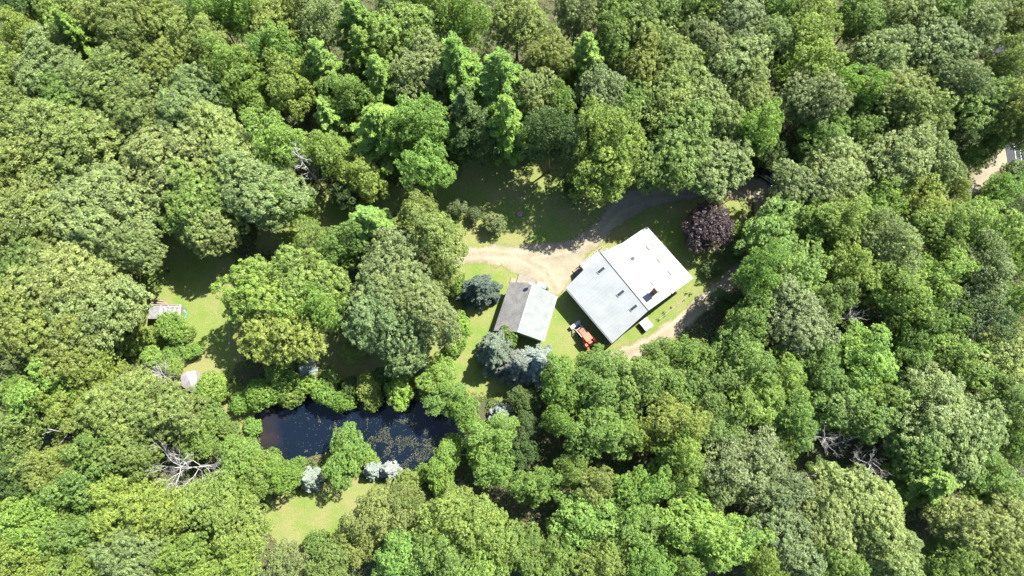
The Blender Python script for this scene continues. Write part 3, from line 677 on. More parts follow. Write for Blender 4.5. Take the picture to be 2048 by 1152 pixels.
bk = MB().box((2.55, 0, .35), (.03, .82, .32), (1, 0, .3), (0, 1, 0)).box((2.33, 0, .62), (.25, .82, .03), (1, 0, .1), (0, 1, 0)).box((2.3, 0, .1), (.3, .82, .03))
for s in (-1, 1): bk.box((2.35, s*.83, .36), (.28, .02, .28))
tb('bucket', bk, 'grey'); tb('cross_tube', MB().tube([(1.55, -.52, .98), (1.55, .52, .98)], [.06, .06], 8), 'grey')
tb('roll_bar', MB().tube([(-1.25, -.55, .8), (-1.28, -.55, 2.1), (-1.28, -.45, 2.25), (-1.28, .45, 2.25), (-1.28, .55, 2.1), (-1.25, .55, .8)], [.045]*6, 8), 'black')
tb('steering_wheel', MB().tube([(-.2+.17*math.cos(a_)*.9, .18*math.sin(a_), 1.5+.06*math.cos(a_)) for a_ in np.linspace(0, 6.28, 15)], [.02]*15, 5, False).tube([(0, 0, 1.2), (-.2, 0, 1.5)], [.025, .02], 5), 'black')
tb('exhaust_pipe', MB().tube([(.9, -.3, 1.3), (.9, -.3, 1.95)], [.04, .04], 8), 'trim_dark')
tb('canopy', MB().box((-.25, 0, 1.98), (.56, .52, .035)), 'orange', bevel=.02)
for s in (-1, 1): tb('canopy_post', MB().tube([(.28, s*.4, .95), (.22, s*.4, 1.95)], [.03, .03], 6), 'black')

# ---- black car under the trees
cp_ = at(1533, 351, .9); c2 = at(1492, 323, .9); dv = c2-cp_
car = empty('parked_car', (cp_.x, cp_.y, gz1(cp_.x, cp_.y)+.03), math.atan2(dv.y, dv.x), label='black estate car parked in deep shade at the driveway edge', cat='car')
def cb_(name, m, mat, par=None, **k): return m.build(name, M[mat], par or car, world=False, **k)
body = [(-2.35, .55), (-2.3, .95), (-1.9, 1.02), (1.0, 1.0), (2.1, .86), (2.35, .6)]
V = []; Fs = []
for x, z in body:
    w = .93 if abs(x) < 2.2 else .80; V += [(x, -w, .32), (x, w, .32), (x, w*.96, z), (x, -w*.96, z)]
for i in range(len(body)-1):
    for k in range(4): Fs.append((4*i+k, 4*i+(k+1) % 4, 4*i+4+(k+1) % 4, 4*i+4+k))
Fs += [(0, 1, 2, 3), (20, 21, 22, 23)]
cb_('body', MB().add(V, Fs), 'black', bevel=.09)
V = [(-2.1, -.84, 1.0), (.95, -.84, 1.0), (.95, .84, 1.0), (-2.1, .84, 1.0), (-1.75, -.66, 1.5), (.15, -.66, 1.5), (.15, .66, 1.5), (-1.75, .66, 1.5)]
cb_('cabin_glass', MB().add(V, [(0, 1, 5, 4), (1, 2, 6, 5), (2, 3, 7, 6), (3, 0, 4, 7), (4, 5, 6, 7)]), 'glass')
cb_('roof', MB().box((-.8, 0, 1.53), (1.0, .69, .035)), 'black', bevel=.03)
for s in (-1, 1):
    cb_('roof_rail', MB().tube([(-1.75, s*.6, 1.58), (-1.6, s*.6, 1.65), (0, s*.6, 1.65), (.15, s*.6, 1.58)], [.04]*4, 6), 'bright_trim')
    cb_('mirror', MB().box((.75, s*1.02, 1.05), (.1, .12, .08)), 'black', bevel=.02)
    cb_('headlight', MB().box((2.18, s*.62, .74), (.14, .2, .08)), 'white', bevel=.02)
    for x in (-1.45, 1.45):
        w = cb_('wheel', MB().tube([(x, s*.95-.11, .34), (x, s*.95+.03, .34)], [.34, .34], 18), 'rubber'); cb_('rim', MB().tube([(x, s*.95+s*.0-.112, .34), (x, s*.95+.036, .34)], [.2, .2], 12), 'steel', w)
cb_('window_trim', MB().tube([(-2.1, -.86, 1.01), (.95, -.86, 1.01)], [.02, .02], 4).tube([(-2.1, .86, 1.01), (.95, .86, 1.01)], [.03, .03], 4), 'bright_trim')

# ---- shed at the left clearing
sz = 2.5
sA, sB, sC, sD = at(299.5, 609.5, sz+.25), at(362.5, 609.5, sz+.25), at(359.5, 637, sz), at(296, 637.5, sz)
sc_ = (sA+sB+sC+sD)/4; shed = empty('shed', (sc_.x, sc_.y, 0), label='low grey shed at the left clearing, right half of its roof patchy', cat='shed')
walls('wall', [sA, sB, sC, sD], .2, .15, M['wood'], shed)
mAB, mDC = sA.lerp(sB, .36), sD.lerp(sC, .36)
MB().prism([sA, mAB, mDC, sD], .1).build('roof', M['shedroof'], shed); o = MB().prism([mAB+Vector((0, 0, .0)), sB, sC, mDC], .1).build('roof', M['patchroof'], shed); tag(o, 'patchy white roof strewn with leaf litter')
def bar(a, b, w, h, nm, mt, par):
    d = (b-a).normalized(); MB().box((a+b)/2, ((b-a).length/2, w, h), d, Vector((-d.y, d.x, 0)).normalized()).build(nm, M[mt], par)
up_ = Vector((0, 0, .05)); bar(sA+up_, sB+up_, .08, .06, 'edge_board', 'wood', shed); bar(mAB+up_, mDC+up_, .05, .05, 'edge_board', 'white', shed); bar(sB+up_-Vector((.1, 0, 0)), sC+up_-Vector((.1, 0, 0)), .14, .07, 'edge_board', 'white', shed)
tv = [at(364, 613, .1), at(368, 617, 1.0), at(374, 627, .7), at(373, 636, .1), at(362, 637, .2), at(362, 618, 1.8)]
MB().add(tv, [(0, 1, 5), (1, 2, 5), (2, 3, 4), (2, 4, 5)]).build('tarpaulin', M['teal'], label='teal tarpaulin draped against the right end of the shed', cat='tarpaulin').modifiers.new('s', 'SOLIDIFY').thickness = .03
for a, b, lb in (((300, 604), (336, 607), 'long weathered plank lying behind the shed, nearest its roof'), ((299, 600), (327, 601.5), 'weathered plank farther behind the shed, next to the wood')):
    p, q = at(*a, .15), at(*b, .15); d = (q-p).normalized(); MB().box((p+q)/2, ((q-p).length/2, .14, .05), d, Vector((-d.y, d.x, 0))).build('plank', M['wood'], label=lb, cat='plank', group='planks behind the shed')
# pale tarp shelter left of the pond
T = [(361, 751, 1.5), (372, 744, 2.0), (391, 741, 1.7), (393.5, 758, 1.7), (393, 774, 1.4), (385, 786, 1.1), (374, 779, 1.2), (363, 772, 1.2)]
tv = [at(*t) for t in T]; cen = at(379, 762, 2.05)
sh = empty('tarp_shelter', (cen.x, cen.y, 0), label='pale grey tarp shelter beside the bushes left of the pond', cat='shelter')
vs_ = [cen]+tv+[Vector((p.x, p.y, .1)) for p in tv]; n = len(tv)
o = MB().add(vs_, [(0, 1+i, 1+(i+1) % n) for i in range(n)]+[(1+i, 1+n+i, 1+n+(i+1) % n, 1+(i+1) % n) for i in range(n)]).build('tarp', M['tarp'], sh, smoothf=False)
for t in (0, 2, 4, 6): MB().tube([(tv[t].x*.97+cen.x*.03, tv[t].y*.97+cen.y*.03, 0), tuple(tv[t].lerp(cen, .03)-Vector((0, 0, .05)))], [.03, .03], 6).build('pole', M['steel'], sh)
# clothes line at the side lawn
a, b = at(457.5, 640, 1.9), at(458, 695, 1.9); c1, d1 = at(474, 637, 1.9), at(474.5, 692, 1.9)
cl = empty('clothes_line', ((a.x+c1.x)/2, (a.y+b.y)/2, 0), label='clothes line with pale cords on the sunny left lawn', cat='clothes line')
for p, q in ((a, c1), (b, d1)): MB().tube([(p.x+.4, p.y, 0), (p.x+.4, p.y, 1.9)], [.045, .04], 6).tube([tuple(p), tuple(q)], [.03, .03], 5).build('post', M['wood'], cl)
for p, q in ((a, b), (c1, d1)): MB().tube([tuple(p+Vector((0, 0, .03))), tuple(p.lerp(q, .5)-Vector((0, 0, .1))), tuple(q+Vector((0, 0, .03)))], [.025]*3, 5).build('cord', M['white'], cl)
# pink tub on the shaded lawn
c = at(1039.5, 428, .3)
pk = multi('flower_tub', (c.x, c.y, gz1(c.x, c.y)), 'small round tub with pink flowers alone on the shaded lawn', 'flower tub', [('tub', MB().tube([(0, 0, 0), (0, 0, .45), (0, 0, .46)], [.34, .46, .40], 16), 'white', {})])
o = bpy.data.objects.new('flowers', pot_leaves(170, .42, .42, 'flowers', .15)); C.objects.link(o); o.parent = pk; o.color = (.55, .13, .32, 1)
# timber edging and garden bed on the south east side
pts = [(1318, 640), (1330, 630), (1352, 612), (1376, 590)]
for i, (a, b) in enumerate(zip(pts[:-1], pts[1:])):
    p, q = at(*a, .3), at(*b, .3); d = (q-p).normalized(); MB().box((p+q)/2+Vector((0, 0, -.05)), ((q-p).length/2-.03, .10, .18), d, Vector((-d.y, d.x, 0))).build('timber_edging', M['concrete'], label=('pale timber edging of the garden bed, length nearest the cellar hatch', 'pale timber edging of the garden bed, middle length', 'pale timber edging of the garden bed, length nearest the roof corner')[i], cat='edging', group='edging of the garden bed')
p, q = at(884, 908, .3), at(943, 910, .5); d = (q-p).normalized()
MB().tube([tuple(p), tuple(p.lerp(q, .5)+Vector((0, 0, .05))), tuple(q)], [.07, .09, .08], 6).build('fallen_pole', M['deadwood'], label='thin pale pole lying across the bank right of the pond', cat='pole')
p, q = at(1488, 432, .4), at(1494, 438, .4); d = (q-p).normalized()
MB().box((p+q)/2, ((q-p).length/2, .1, .06), d, Vector((-d.y, d.x, 0))).build('white_board', M['white'], label='short white board beside the driveway right of the purple tree', cat='board')
# ------------------------------------------------------------------ trees, one row each: kind, picture x, y, radius, height, colour, where
T = '''
M 30 10 48 19 dark filling the photo's upper left corner
O 108 22 48 18 mid second crown from the left along the top edge
P 146 60 40 20 bright small dark-sided one near the upper left corner
O 232 28 60 18 olive between the corner pine and the top edge's first gap
O 322 38 52 18 olive on the top edge, left of the bright one
M 425 18 42 19 fresh on the top edge above the upper left wood
M 488 22 40 19 bright touching the top edge right of its fresh green twin
O 258 88 44 18 olive one row below the top edge, right of the corner pine
M 55 78 46 19 yellow below the upper left corner, against the left edge
O 14 150 52 18 yellow half cut by the left edge, under the corner trees
O 98 140 58 18 grey just below the corner pine
M 398 82 60 18 olive fine-leaved, in the middle of the upper left wood
O 338 138 46 17 olive small, left above the wide dull oak-like crown
M 470 138 58 20 bright largest bright crown of the upper left wood
O 212 165 66 18 olive straight below the corner pine's right neighbour
O 140 205 54 17 mid above the huge left-edge crown
O 398 222 70 18 grey wide dull crown in the centre of the upper left wood
O 290 222 66 18 olive left of the wide dull crown of the upper left wood
M 490 205 38 16 yellow low ragged one right of the wide dull crown
O 40 255 75 19 olive at the left edge, upper half of the biggest left group
O 130 290 88 19 olive huge, above the dark gap of the left wood
O 30 345 70 19 olive at the left edge level with the narrow dark gap
O 350 320 80 18 pale broad, right of the narrow dark gap of the left wood
O 445 300 76 18 pale broad, upper left of the tall grey dead tree
M 552 285 55 19 fresh immediately left of the tall grey dead tree
O 520 380 72 18 pale below the crown that touches the tall grey dead tree
O 400 395 72 17 mid above the dark left clearing
O 420 458 52 15 pale lowest lobe hanging over the dark left clearing
M 572 405 36 16 bright small bright one at the foot of the tall grey dead tree
O 60 440 84 19 olive at the left edge, level with the dark left clearing
O 205 425 92 19 pale very wide, left above the dark left clearing
O 265 500 48 17 pale pointing into the dark left clearing
O 55 555 62 18 mid at the left edge, above the widest left crown
O 140 560 82 19 pale very wide, left of the grey shed's upper side
O 60 640 74 19 olive at the left edge, level with the grey shed
O 195 620 80 19 pale immediately left of the grey shed's weeds
O 150 690 62 18 olive lowest crown left of the sunny weeds
M 18 715 40 17 grey small, cut by the left edge below the shed's level
M 100 765 58 17 fresh lower left wood, above the forked bare branches
M 195 750 46 15 yellow left of the grey fuzzy dead shrubs
O 566 48 58 18 yellow on the top edge above the upper middle pines
M 632 40 48 19 grey on the top edge left of the first upper middle pine
P 712 38 50 21 bright topmost of the upper middle pines, on the top edge
O 808 65 72 18 mid broad, right of the topmost middle pine
O 800 12 50 18 grey touching the top edge at the middle left
M 930 40 42 20 fresh narrow, top edge, right of the broad mid green crown
O 880 20 40 18 mid between the broad mid green crown and the narrow fresh one
P 640 118 44 20 fresh left of the pine chain in the upper middle
P 722 90 40 20 bright second from the top of the upper middle pines
M 556 105 46 18 bright left of the upper middle pine chain
M 580 168 50 17 yellow loose, below the bright leafy one of the upper middle
P 757 150 44 21 fresh third from the top of the upper middle pines
O 845 140 62 18 grey between the two groups of upper middle pines
M 700 195 48 17 mid under the third upper middle pine
P 655 232 44 17 fresh pale one left of the big clearing-side pine
P 758 250 66 21 bright big ragged one left of the clearing's tall bright tree
M 838 250 56 21 fresh upper of the tall bright pair at the clearing's left
M 852 330 50 19 fresh lower of the tall bright pair at the clearing's left
M 648 302 42 16 yellow right of the tall grey dead tree
M 722 345 44 13 yellow low, left of the clearing's tall bright pair
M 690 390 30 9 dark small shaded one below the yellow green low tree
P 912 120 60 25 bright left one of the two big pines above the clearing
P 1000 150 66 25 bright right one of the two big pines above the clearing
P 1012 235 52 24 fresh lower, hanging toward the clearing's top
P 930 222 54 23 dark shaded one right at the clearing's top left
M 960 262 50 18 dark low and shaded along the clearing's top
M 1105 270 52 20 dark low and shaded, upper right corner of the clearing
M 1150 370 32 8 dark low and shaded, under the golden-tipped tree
S 1055 292 24 7 blue small shaded one at the top of the clearing
O 1035 40 54 18 olive on the top edge straight above the right clearing pine
O 1105 118 46 18 olive left of the lone pale pine of the upper right
O 1068 195 42 17 pale right of the right clearing pine
M 1115 200 40 16 mid directly under the lone pale pine
O 1155 25 44 18 grey on the top edge above the lone pale pine
P 1172 108 46 21 fresh lone pale one in the upper right wood
O 1228 82 42 18 mid right neighbour of the lone pale pine
O 1300 38 58 18 olive top edge, third broad crown right of the lone pale pine
O 1232 18 40 18 mid top edge, just right of the lone pale pine
O 1390 20 46 18 mid top edge, above the row over the house
O 1476 38 58 18 grey top edge, left of the tall yellow green crown
O 1290 125 48 18 olive second row, right above the grey crown by the lone pine
O 1350 130 52 18 olive second row, above the house's left roof corner
O 1205 190 52 17 grey below the lone pale pine
O 1415 95 50 18 grey second row, straight above the purple tree
O 1475 130 62 18 pale second row, left of the tall yellow green crown
O 1335 205 64 18 olive behind the golden-tipped tree, to its upper right
O 1415 215 60 18 pale third row, straight above the purple tree
O 1270 225 44 16 mid between the grey crown and the golden-tipped tree
M 1215 275 60 22 yellow upper half of the tree pair overhanging the driveway bend
M 1222 335 60 18 yellow golden-tipped, hanging over the driveway bend
O 1368 285 66 18 mid above the straight shaded driveway, left one
O 1430 325 60 15 pale lowest crown over the straight shaded driveway
O 1325 330 50 16 mid over the driveway between golden-tipped tree and lowest crown
M 1515 255 44 18 fresh bright one left above the black car
O 1500 190 46 18 pale above the bright one that nears the black car
M 1540 305 34 10 dark shaded, just above the black car
M 1455 350 34 7 dark shaded, low at the driveway's upper edge
M 1620 40 60 20 yellow upper half of the tall yellow green pair at the top edge
M 1612 115 62 20 yellow lower half of the tall yellow green pair near the top
O 1548 90 44 18 pale just left of the tall yellow green pair
O 1545 20 38 18 mid top edge, touching the tall yellow green pair
O 1715 30 48 18 mid top edge, right of the tall yellow green pair
O 1805 35 54 18 olive top edge, second right of the tall yellow green pair
O 1758 115 58 18 grey broad, right of the lower tall yellow green tree
O 1868 92 62 18 grey broad, fourth column from the right edge at the top
O 1890 20 44 18 mid top edge, third crown from the upper right corner
O 1950 60 52 18 grey second row at the upper right corner
O 2018 30 54 18 olive filling the photo's upper right corner
M 2020 128 44 19 olive dark golden one cut by the right edge
O 1625 195 56 18 grey above the shaded wood behind the black car
M 1700 180 44 18 fresh bright streak right of the shaded wood above the car
M 1650 265 46 15 mid shaded, between the car and the grey crown above it
O 1790 190 56 18 olive upper half of the olive pair in the right wood
O 1830 228 54 18 olive lower half of the olive pair in the right wood
O 1905 165 50 18 grey right of the olive pair
O 1952 215 52 17 mid left of the road at the right edge
O 2020 215 44 18 olive over the road at the right edge
O 1720 265 40 14 mid behind the pale crown near the black car
O 1600 378 48 15 pale left lobe of the pale group beside the black car
O 1665 345 62 16 pale right lobe of the pale group beside the black car
O 1800 315 66 17 pale wide, between the car's pale group and the sunny track
O 1872 325 46 16 pale right end of the wide pale crown near the track
M 1945 310 34 8 bright low bright one above the sunny track
M 1988 282 30 10 mid low, between the sunny track and the road
M 1900 270 34 12 dark shaded, above the low bright one by the track
O 2040 350 30 9 grey cut by the right edge below the road
M 1758 400 46 14 bright below the wide pale crown of the right wood
M 1840 395 50 14 yellow left below the sunny track
M 1912 372 32 9 yellow golden low one touching the sunny track
M 2005 385 42 12 bright right below the sunny track
M 2025 440 40 14 dark cut by the right edge under the track
M 1545 460 58 14 fresh right of the purple tree, beyond the side drive
M 1682 440 52 16 yellow golden crown two right of the purple tree
M 1612 440 44 14 mid between the purple tree's neighbour and the golden crown
M 1590 545 66 16 bright wide, right of the side drive's bend
M 1520 545 44 18 bright leaning over the side drive's bend
O 1592 635 66 16 grey above left of the leaning bare tree
M 1780 490 62 17 grey middle of the right wood, under the golden crown
M 1705 535 48 16 yellow loose golden, above the leaning bare tree
M 1868 560 56 16 fresh pointed, in the middle of the right wood
M 1795 585 60 16 bright right above the leaning bare tree
M 1885 460 58 16 mid right of the grey fine-leaved crown
M 1960 455 58 17 fresh near the right edge, under the sunny track
M 1965 540 60 17 grey near the right edge, one below the track's trees
M 2030 520 46 17 bright cut by the right edge in the upper right half
M 1945 630 60 16 dark shaded loose crown near the right edge
M 2025 610 46 16 mid cut by the right edge at mid height
M 1880 650 46 15 mid under the pointed fresh green tree
M 1660 600 44 14 mid touching the leaning bare tree's upper left
M 1500 640 48 16 mid shaded side, right of the side drive
M 1450 600 26 7 dark small one beside the side drive, right of the house
M 1490 725 58 15 mid lower right of the side drive's end
M 1560 760 52 14 bright right of the tree at the side drive's end
M 1640 725 50 13 mid just below the leaning bare tree
M 1735 720 64 15 fresh right below the leaning bare tree
M 1910 715 62 15 mid right wood, left of the pale right-edge crown
O 2000 715 58 16 pale at the right edge, a third up from the bottom
M 1820 700 44 14 mid between two lower right leafy crowns
M 28 860 58 16 olive cut by the left edge beside the forked bare branches
M 50 790 40 15 mid left edge, above the forked bare branches
M 130 815 46 15 yellow above the forked bare branches
O 245 820 66 16 olive left part of the brownish olive pair left of the pond
O 320 825 62 16 olive right part of the brownish olive pair left of the pond
B 418 775 34 6 fresh right of the pale tarp shelter
B 425 830 30 6 mid below the pale tarp shelter's green neighbour
M 400 880 40 10 mid right above the spreading white dead tree
M 470 925 44 9 bright left of the two white spruces, on the pond's lower left
M 200 900 52 15 mid left of the spreading white dead tree
O 262 905 44 14 olive touching the spreading white dead tree's left side
M 95 940 56 16 olive below the forked bare branches
M 30 965 52 16 dark left edge, shaded, under the forked bare branches
M 165 975 58 15 mid lower left wood, second row above the corner
M 50 1045 66 17 fresh left edge, one above the lower left corner
M 235 1010 56 15 yellow lower left wood, under the white dead tree's left side
M 320 1030 62 15 yellow lower left wood, straight below the white dead tree
M 420 1010 56 14 yellow right below the spreading white dead tree
M 480 1060 56 14 yellow left of the small bottom lawn
M 140 1075 52 16 mid second from the left along the bottom edge
O 262 1105 58 16 grey dull crown on the bottom edge, left third
M 55 1125 52 17 yellow filling the photo's lower left corner
M 170 1135 42 16 yellow bottom edge, left of the dull crown
M 365 1115 54 15 mid bottom edge, right of the dull crown
M 460 1130 50 15 yellow bottom edge, left of the small bottom lawn
M 560 1130 42 11 grey bottom edge, straight below the small bottom lawn
O 535 590 74 18 yellow left half of the big crown between shed and garage
O 610 560 68 18 yellow right half of the big crown between shed and garage
O 560 662 66 17 yellow lower part of the big crown between shed and garage
M 640 610 44 18 fresh bright lobe on the big crown between shed and garage
M 625 505 46 17 olive above the big crown between shed and garage
O 775 545 70 18 grey upper part of the dull crown left of the round spruce
O 835 610 66 18 grey right part of the dull crown left of the round spruce
O 765 640 66 18 grey left part of the dull crown left of the round spruce
O 820 690 50 14 grey lowest part of the dull crown left of the round spruce
P 745 450 60 19 bright wide one above the dull central crown
M 868 470 60 17 olive fine-leaved, left end of the gravel drive
M 835 430 42 15 olive fine-leaved, above the gravel drive's left end
M 690 490 46 17 mid left of the wide pine of the central group
M 880 550 36 12 olive under the gravel drive's left end
B 575 480 22 6 yellow small sunlit one in the shade above the central group
B 715 405 18 4 yellow small sunlit one in the upper shaded strip
B 705 705 26 3 yellow low sunlit one in the shade above the pond
B 340 652 33 5.5 bright round, in front of the grey shed
B 372 665 20 2.5 bright low, right of the round bush at the shed
B 268 632 24 3.5 yellow between the shed and the wide left crown
B 345 700 24 2.5 bright low, below the shed's round bush
B 560 748 34 6 bright highest one on the pond's upper left shore
B 520 785 34 6 bright leftmost on the pond's upper shore
B 575 790 28 5.5 mid second from the left on the pond's upper shore
B 612 768 24 4.5 fresh right below the small white spruce
B 645 785 30 5 bright overhanging the pond below the small white spruce
B 678 800 26 5 bright overhanging the pond's narrow middle
B 735 768 28 5 yellow loose, on the upper shore above the pond weed
B 740 800 22 4.5 yellow at the water in the middle of the upper shore
B 795 785 34 6 fresh on the upper shore left of the pond's right bay
M 875 752 40 8 fresh above the pond's right bay
M 885 795 38 7 bright overhanging the pond's right bay
B 760 750 20 5 dark shaded, set back above the pond's middle
B 500 852 20 3 fresh alone at the pond's left tip
B 455 860 24 4.5 mid left of the lone bush at the pond's left tip
M 928 822 38 9 bright at the pond's upper right end
M 985 868 44 11 fresh right of the pond's right end
M 962 910 36 9 fresh below the pond's right end
M 990 940 42 11 bright lower right of the pond, above the dark gap
M 688 912 50 9 bright round, on the pond's lower shore between the white spruces
B 492 905 32 4.5 bright on the pond's lower left shore
B 540 920 24 4 bright at the water, left of the narrow white spruce
M 562 950 36 8 bright left of the narrow white spruce
M 515 955 44 9 mid lower left of the pond, above the small lawn
B 735 918 20 3.5 fresh wedged between the round tree and the white spruce pair
M 886 920 34 8 fresh alone at the pond's lower right shore
B 880 965 28 5 bright beneath the lone tree of the lower right shore
B 815 962 26 5 yellow right of the white spruce pair
M 755 1030 66 12 olive right of the small bottom lawn
M 810 1010 40 11 olive upper right of the small bottom lawn's big tree
M 712 1085 44 10 olive bottom, close to the small lawn's right edge
B 632 1085 28 4.5 mid at the bottom tip of the small lawn
M 905 1030 58 14 yellow bottom middle, left of the lower gap
M 975 1065 56 14 yellow bottom middle, right of its yellow green twin
M 880 1110 54 14 mid bottom edge, just left of the middle
M 800 1120 52 13 fresh bottom edge, under the olive lawn-side trees
M 660 1130 46 12 olive bottom edge, right of the lawn's bottom tip
M 965 1130 50 14 fresh bottom edge, at the middle
M 1045 1100 48 14 mid bottom edge, just right of the middle
M 1120 765 48 12 bright below the blue spruces
M 1118 845 34 12 bright narrow, in the dark gap below the blue spruces
M 1200 765 54 14 mid dense crown below the orange tractor
M 1265 765 56 14 mid dense crown below the house's bottom corner
M 1182 732 32 8 bright nearest to the orange tractor's tail
M 1320 715 42 10 mid beside the lower end of the side drive
M 1395 715 46 12 bright sunny one right of the side drive's lower end
M 1345 775 50 13 mid above the bright yellow crown
M 1420 770 48 13 mid right above the bright yellow crown
M 1205 860 60 15 bright left of the bright yellow crown
M 1268 870 34 14 yellow small golden wedge beside the bright yellow crown
M 1350 840 50 16 yellow upper half of the brightest yellow crown
M 1362 910 52 16 yellow lower half of the brightest yellow crown
M 1430 860 48 13 mid right of the brightest yellow crown
M 1512 805 52 14 fresh upper left of the three lower right snags
M 1075 970 46 12 mid alone in the dark gap right of the pond
M 1145 935 36 12 mid upper right of the lone tree in the dark gap
M 1185 975 42 13 olive above the ragged lower middle tree
M 1170 1040 60 14 fresh ragged, lower middle
M 1280 985 54 14 bright left of the snag beside the lower gap
M 1370 965 44 12 mid above the snag beside the lower gap
M 1255 1060 54 14 mid third row from the bottom right of the middle
M 1400 1060 66 15 fresh left half of the broad lower right pair
M 1465 1080 60 15 fresh right half of the broad lower right pair
M 1200 1125 50 14 olive bottom edge, under the ragged lower middle tree
M 1110 1125 46 13 mid bottom edge, left of the ragged lower middle tree
M 1375 1130 44 13 mid bottom edge, directly under the broad lower right pair
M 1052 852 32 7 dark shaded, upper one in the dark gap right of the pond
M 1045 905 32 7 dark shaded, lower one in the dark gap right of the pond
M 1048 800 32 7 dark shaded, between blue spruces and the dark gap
O 2044 262 26 15 olive small, cut by the right edge above the road lines
B 290 668 22 3.5 yellow left of the round bush in front of the shed
B 385 700 20 3 fresh on the right rim of the weeds below the shed
B 300 712 24 3.5 fresh in the middle of the weeds below the shed
B 262 690 24 4 mid on the left rim of the weeds below the shed
B 345 732 22 3 yellow directly above the right fuzzy dead shrub
B 480 805 24 4 bright on the lawn strip left of the pond's upper corner
B 660 755 22 4 mid set back above the pond's narrow middle
B 700 772 20 4 dark shaded, above the pond's narrow middle
B 850 945 22 3.5 mid at the water, left of the lone lower right shore tree
B 905 885 24 4 fresh at the pond's right tip
B 590 935 22 3.5 mid just above the narrow white spruce
M 1295 1125 52 14 bright bottom edge, left of the broad lower right pair
M 1490 925 74 15 grey fine-leaved, left of the lower snags
M 1560 995 54 14 grey fine-leaved, below the lower snags
M 1450 970 42 13 grey fine-leaved, above the broad lower right pair
M 1585 840 50 14 bright between fresh crown and the left snag
O 1570 1085 66 15 grey bottom right, left part of the pale mass
O 1650 1050 60 15 pale bottom right, above the pale mass's left part
O 1735 1020 74 15 pale bottom right, largest of the pale mass
O 1770 1095 62 15 pale bottom edge, right part of the pale mass
O 1670 1125 48 15 mid bottom edge, middle of the pale mass
M 1530 1130 42 15 yellow bottom edge, left of the pale mass
M 1700 815 62 14 mid straight above the three lower right snags
M 1790 800 50 14 mid left of the huge pale crown of the lower right
O 1860 820 76 17 pale upper half of the huge pale crown, lower right
O 1920 870 74 17 pale lower half of the huge pale crown, lower right
O 1830 885 52 15 mid shaded lower flank of the huge pale crown
P 1868 965 62 17 bright only one of the lower right wood
M 1975 955 58 15 bright right of the lower right pine
M 2030 880 42 15 mid cut by the right edge beside the huge pale crown
M 2010 800 54 15 mid shaded, right edge above the huge pale crown's level
O 1935 1045 58 16 pale greyish, left part of the lower right corner pair
O 2005 1060 62 16 pale greyish, right part of the lower right corner pair
M 1900 1120 50 14 mid bottom edge, second crown from the right
O 1985 1130 52 15 olive filling the photo's lower right corner
M 1655 960 40 9 mid shaded, in the gap under the lower right snags
M 1560 900 38 11 mid shaded, left of the lower right snags
'''
for row in T.strip().splitlines():
    k, a, b, c, d, col, pl = row.split(None, 6); tree(k, float(a), float(b), float(c), float(d), col, pl)
SP = '''
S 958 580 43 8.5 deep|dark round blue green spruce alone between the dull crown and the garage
S 990 702 46 10 blue|left one of the blue spruces touching the garage's lower end
S 1078 728 48 10.5 silver|right one of the blue spruces, bright silver, below the garage
S 1040 735 46 9.5 blue|middle one of the blue spruces, shaded, below the garage
S 612 740 23 4.5 white|small silvery white spruce on the pond's upper left shore
S 806 745 16 4 blue|tiny shaded blue spruce above the pond's right bay
S 850 738 16 4 silver|tiny silvery spruce at the lawn tip above the pond
S 1002 835 30 6 white|silvery white spruce right of the pond's upper right end
S 620 958 28 5.5 white|narrow silvery white spruce left of the round pond-side tree
S 743 940 22 4.5 white|left one of the white spruce pair below the pond
S 778 942 24 4.8 white|right one of the white spruce pair below the pond
S 920 975 12 2.5 silver|tiny silvery spruce under the lone tree at the pond's lower right
B 922 650 26 5 fresh|fresh green bush left of the garage, above its twin
B 912 688 24 5 fresh|fresh green bush left of the garage, below its twin
B 1020 668 24 4.5 mid|mid green bush against the garage's lower end
B 915 412 20 4 grey|leftmost of the three small grey green lawn trees
B 949 425 15 3.6 grey|middle and smallest of the three small grey green lawn trees
B 987 441 24 4.5 grey|rightmost and largest of the three small grey green lawn trees
B 912 568 22 4.5 mid|mid green bush left above the dark round spruce
U 1422 448 48 8.5 purple|dark purple leaved tree above the right corner of the house
B 1470 500 28 4 dark|shaded bush below right of the purple tree
B 1480 455 22 3.5 mid|mid green bush touching the purple tree's right side
B 1425 535 20 2.5 dark|low shaded bush between the purple tree and the side drive
M 1196 702 15 3 fresh|small fresh green sapling covering the tractor's tail
'''
for row in SP.strip().splitlines():
    a, lb = row.split('|'); k, x, y, r, h, col = a.split()
    if float(r) > 0:
        o = tree(k, float(x), float(y), float(r), float(h), col, '', full=lb)
# dead trees
dead(601, 310, 36, 20, 'tall narrow grey dead tree between crowns left of the upper clearing', 22, 4, .12, 1.0, .2)
dead(370, 930, 78, 16, 'wide spreading white dead tree left below the pond', 12, 5, .35, 1.6, .17)
dead(118, 862, 36, 17, 'pale forked dead tree deep in the lower left wood', 5, 3, .5, 1.2, .18)
dead(1705, 640, 56, 13, 'leaning bare tree with long limbs in the middle of the right wood', 8, 4, .45, 1.3, .16)
dead(1810, 672, 34, 10, 'small greyish dead tree right of the leaning bare tree', 10, 4, .4, 1.2, .12)
dead(1645, 870, 50, 12, 'leftmost of the three bushy snags of the lower right wood', 14, 5, .4, 1.3, .12)
dead(1692, 885, 28, 11, 'smallest of the three bushy snags of the lower right wood', 9, 4, .4, 1.2, .12)
dead(1742, 928, 46, 12, 'rightmost of the three bushy snags of the lower right wood', 14, 5, .4, 1.3, .12)
dead(1618, 955, 24, 12, 'stub of a dead tree below the three bushy snags', 4, 3, .5, 1.3, .2)
dead(1355, 995, 36, 12, 'thin pale snag left above the broad lower right pair', 9, 4, .4, 1.4, .14)
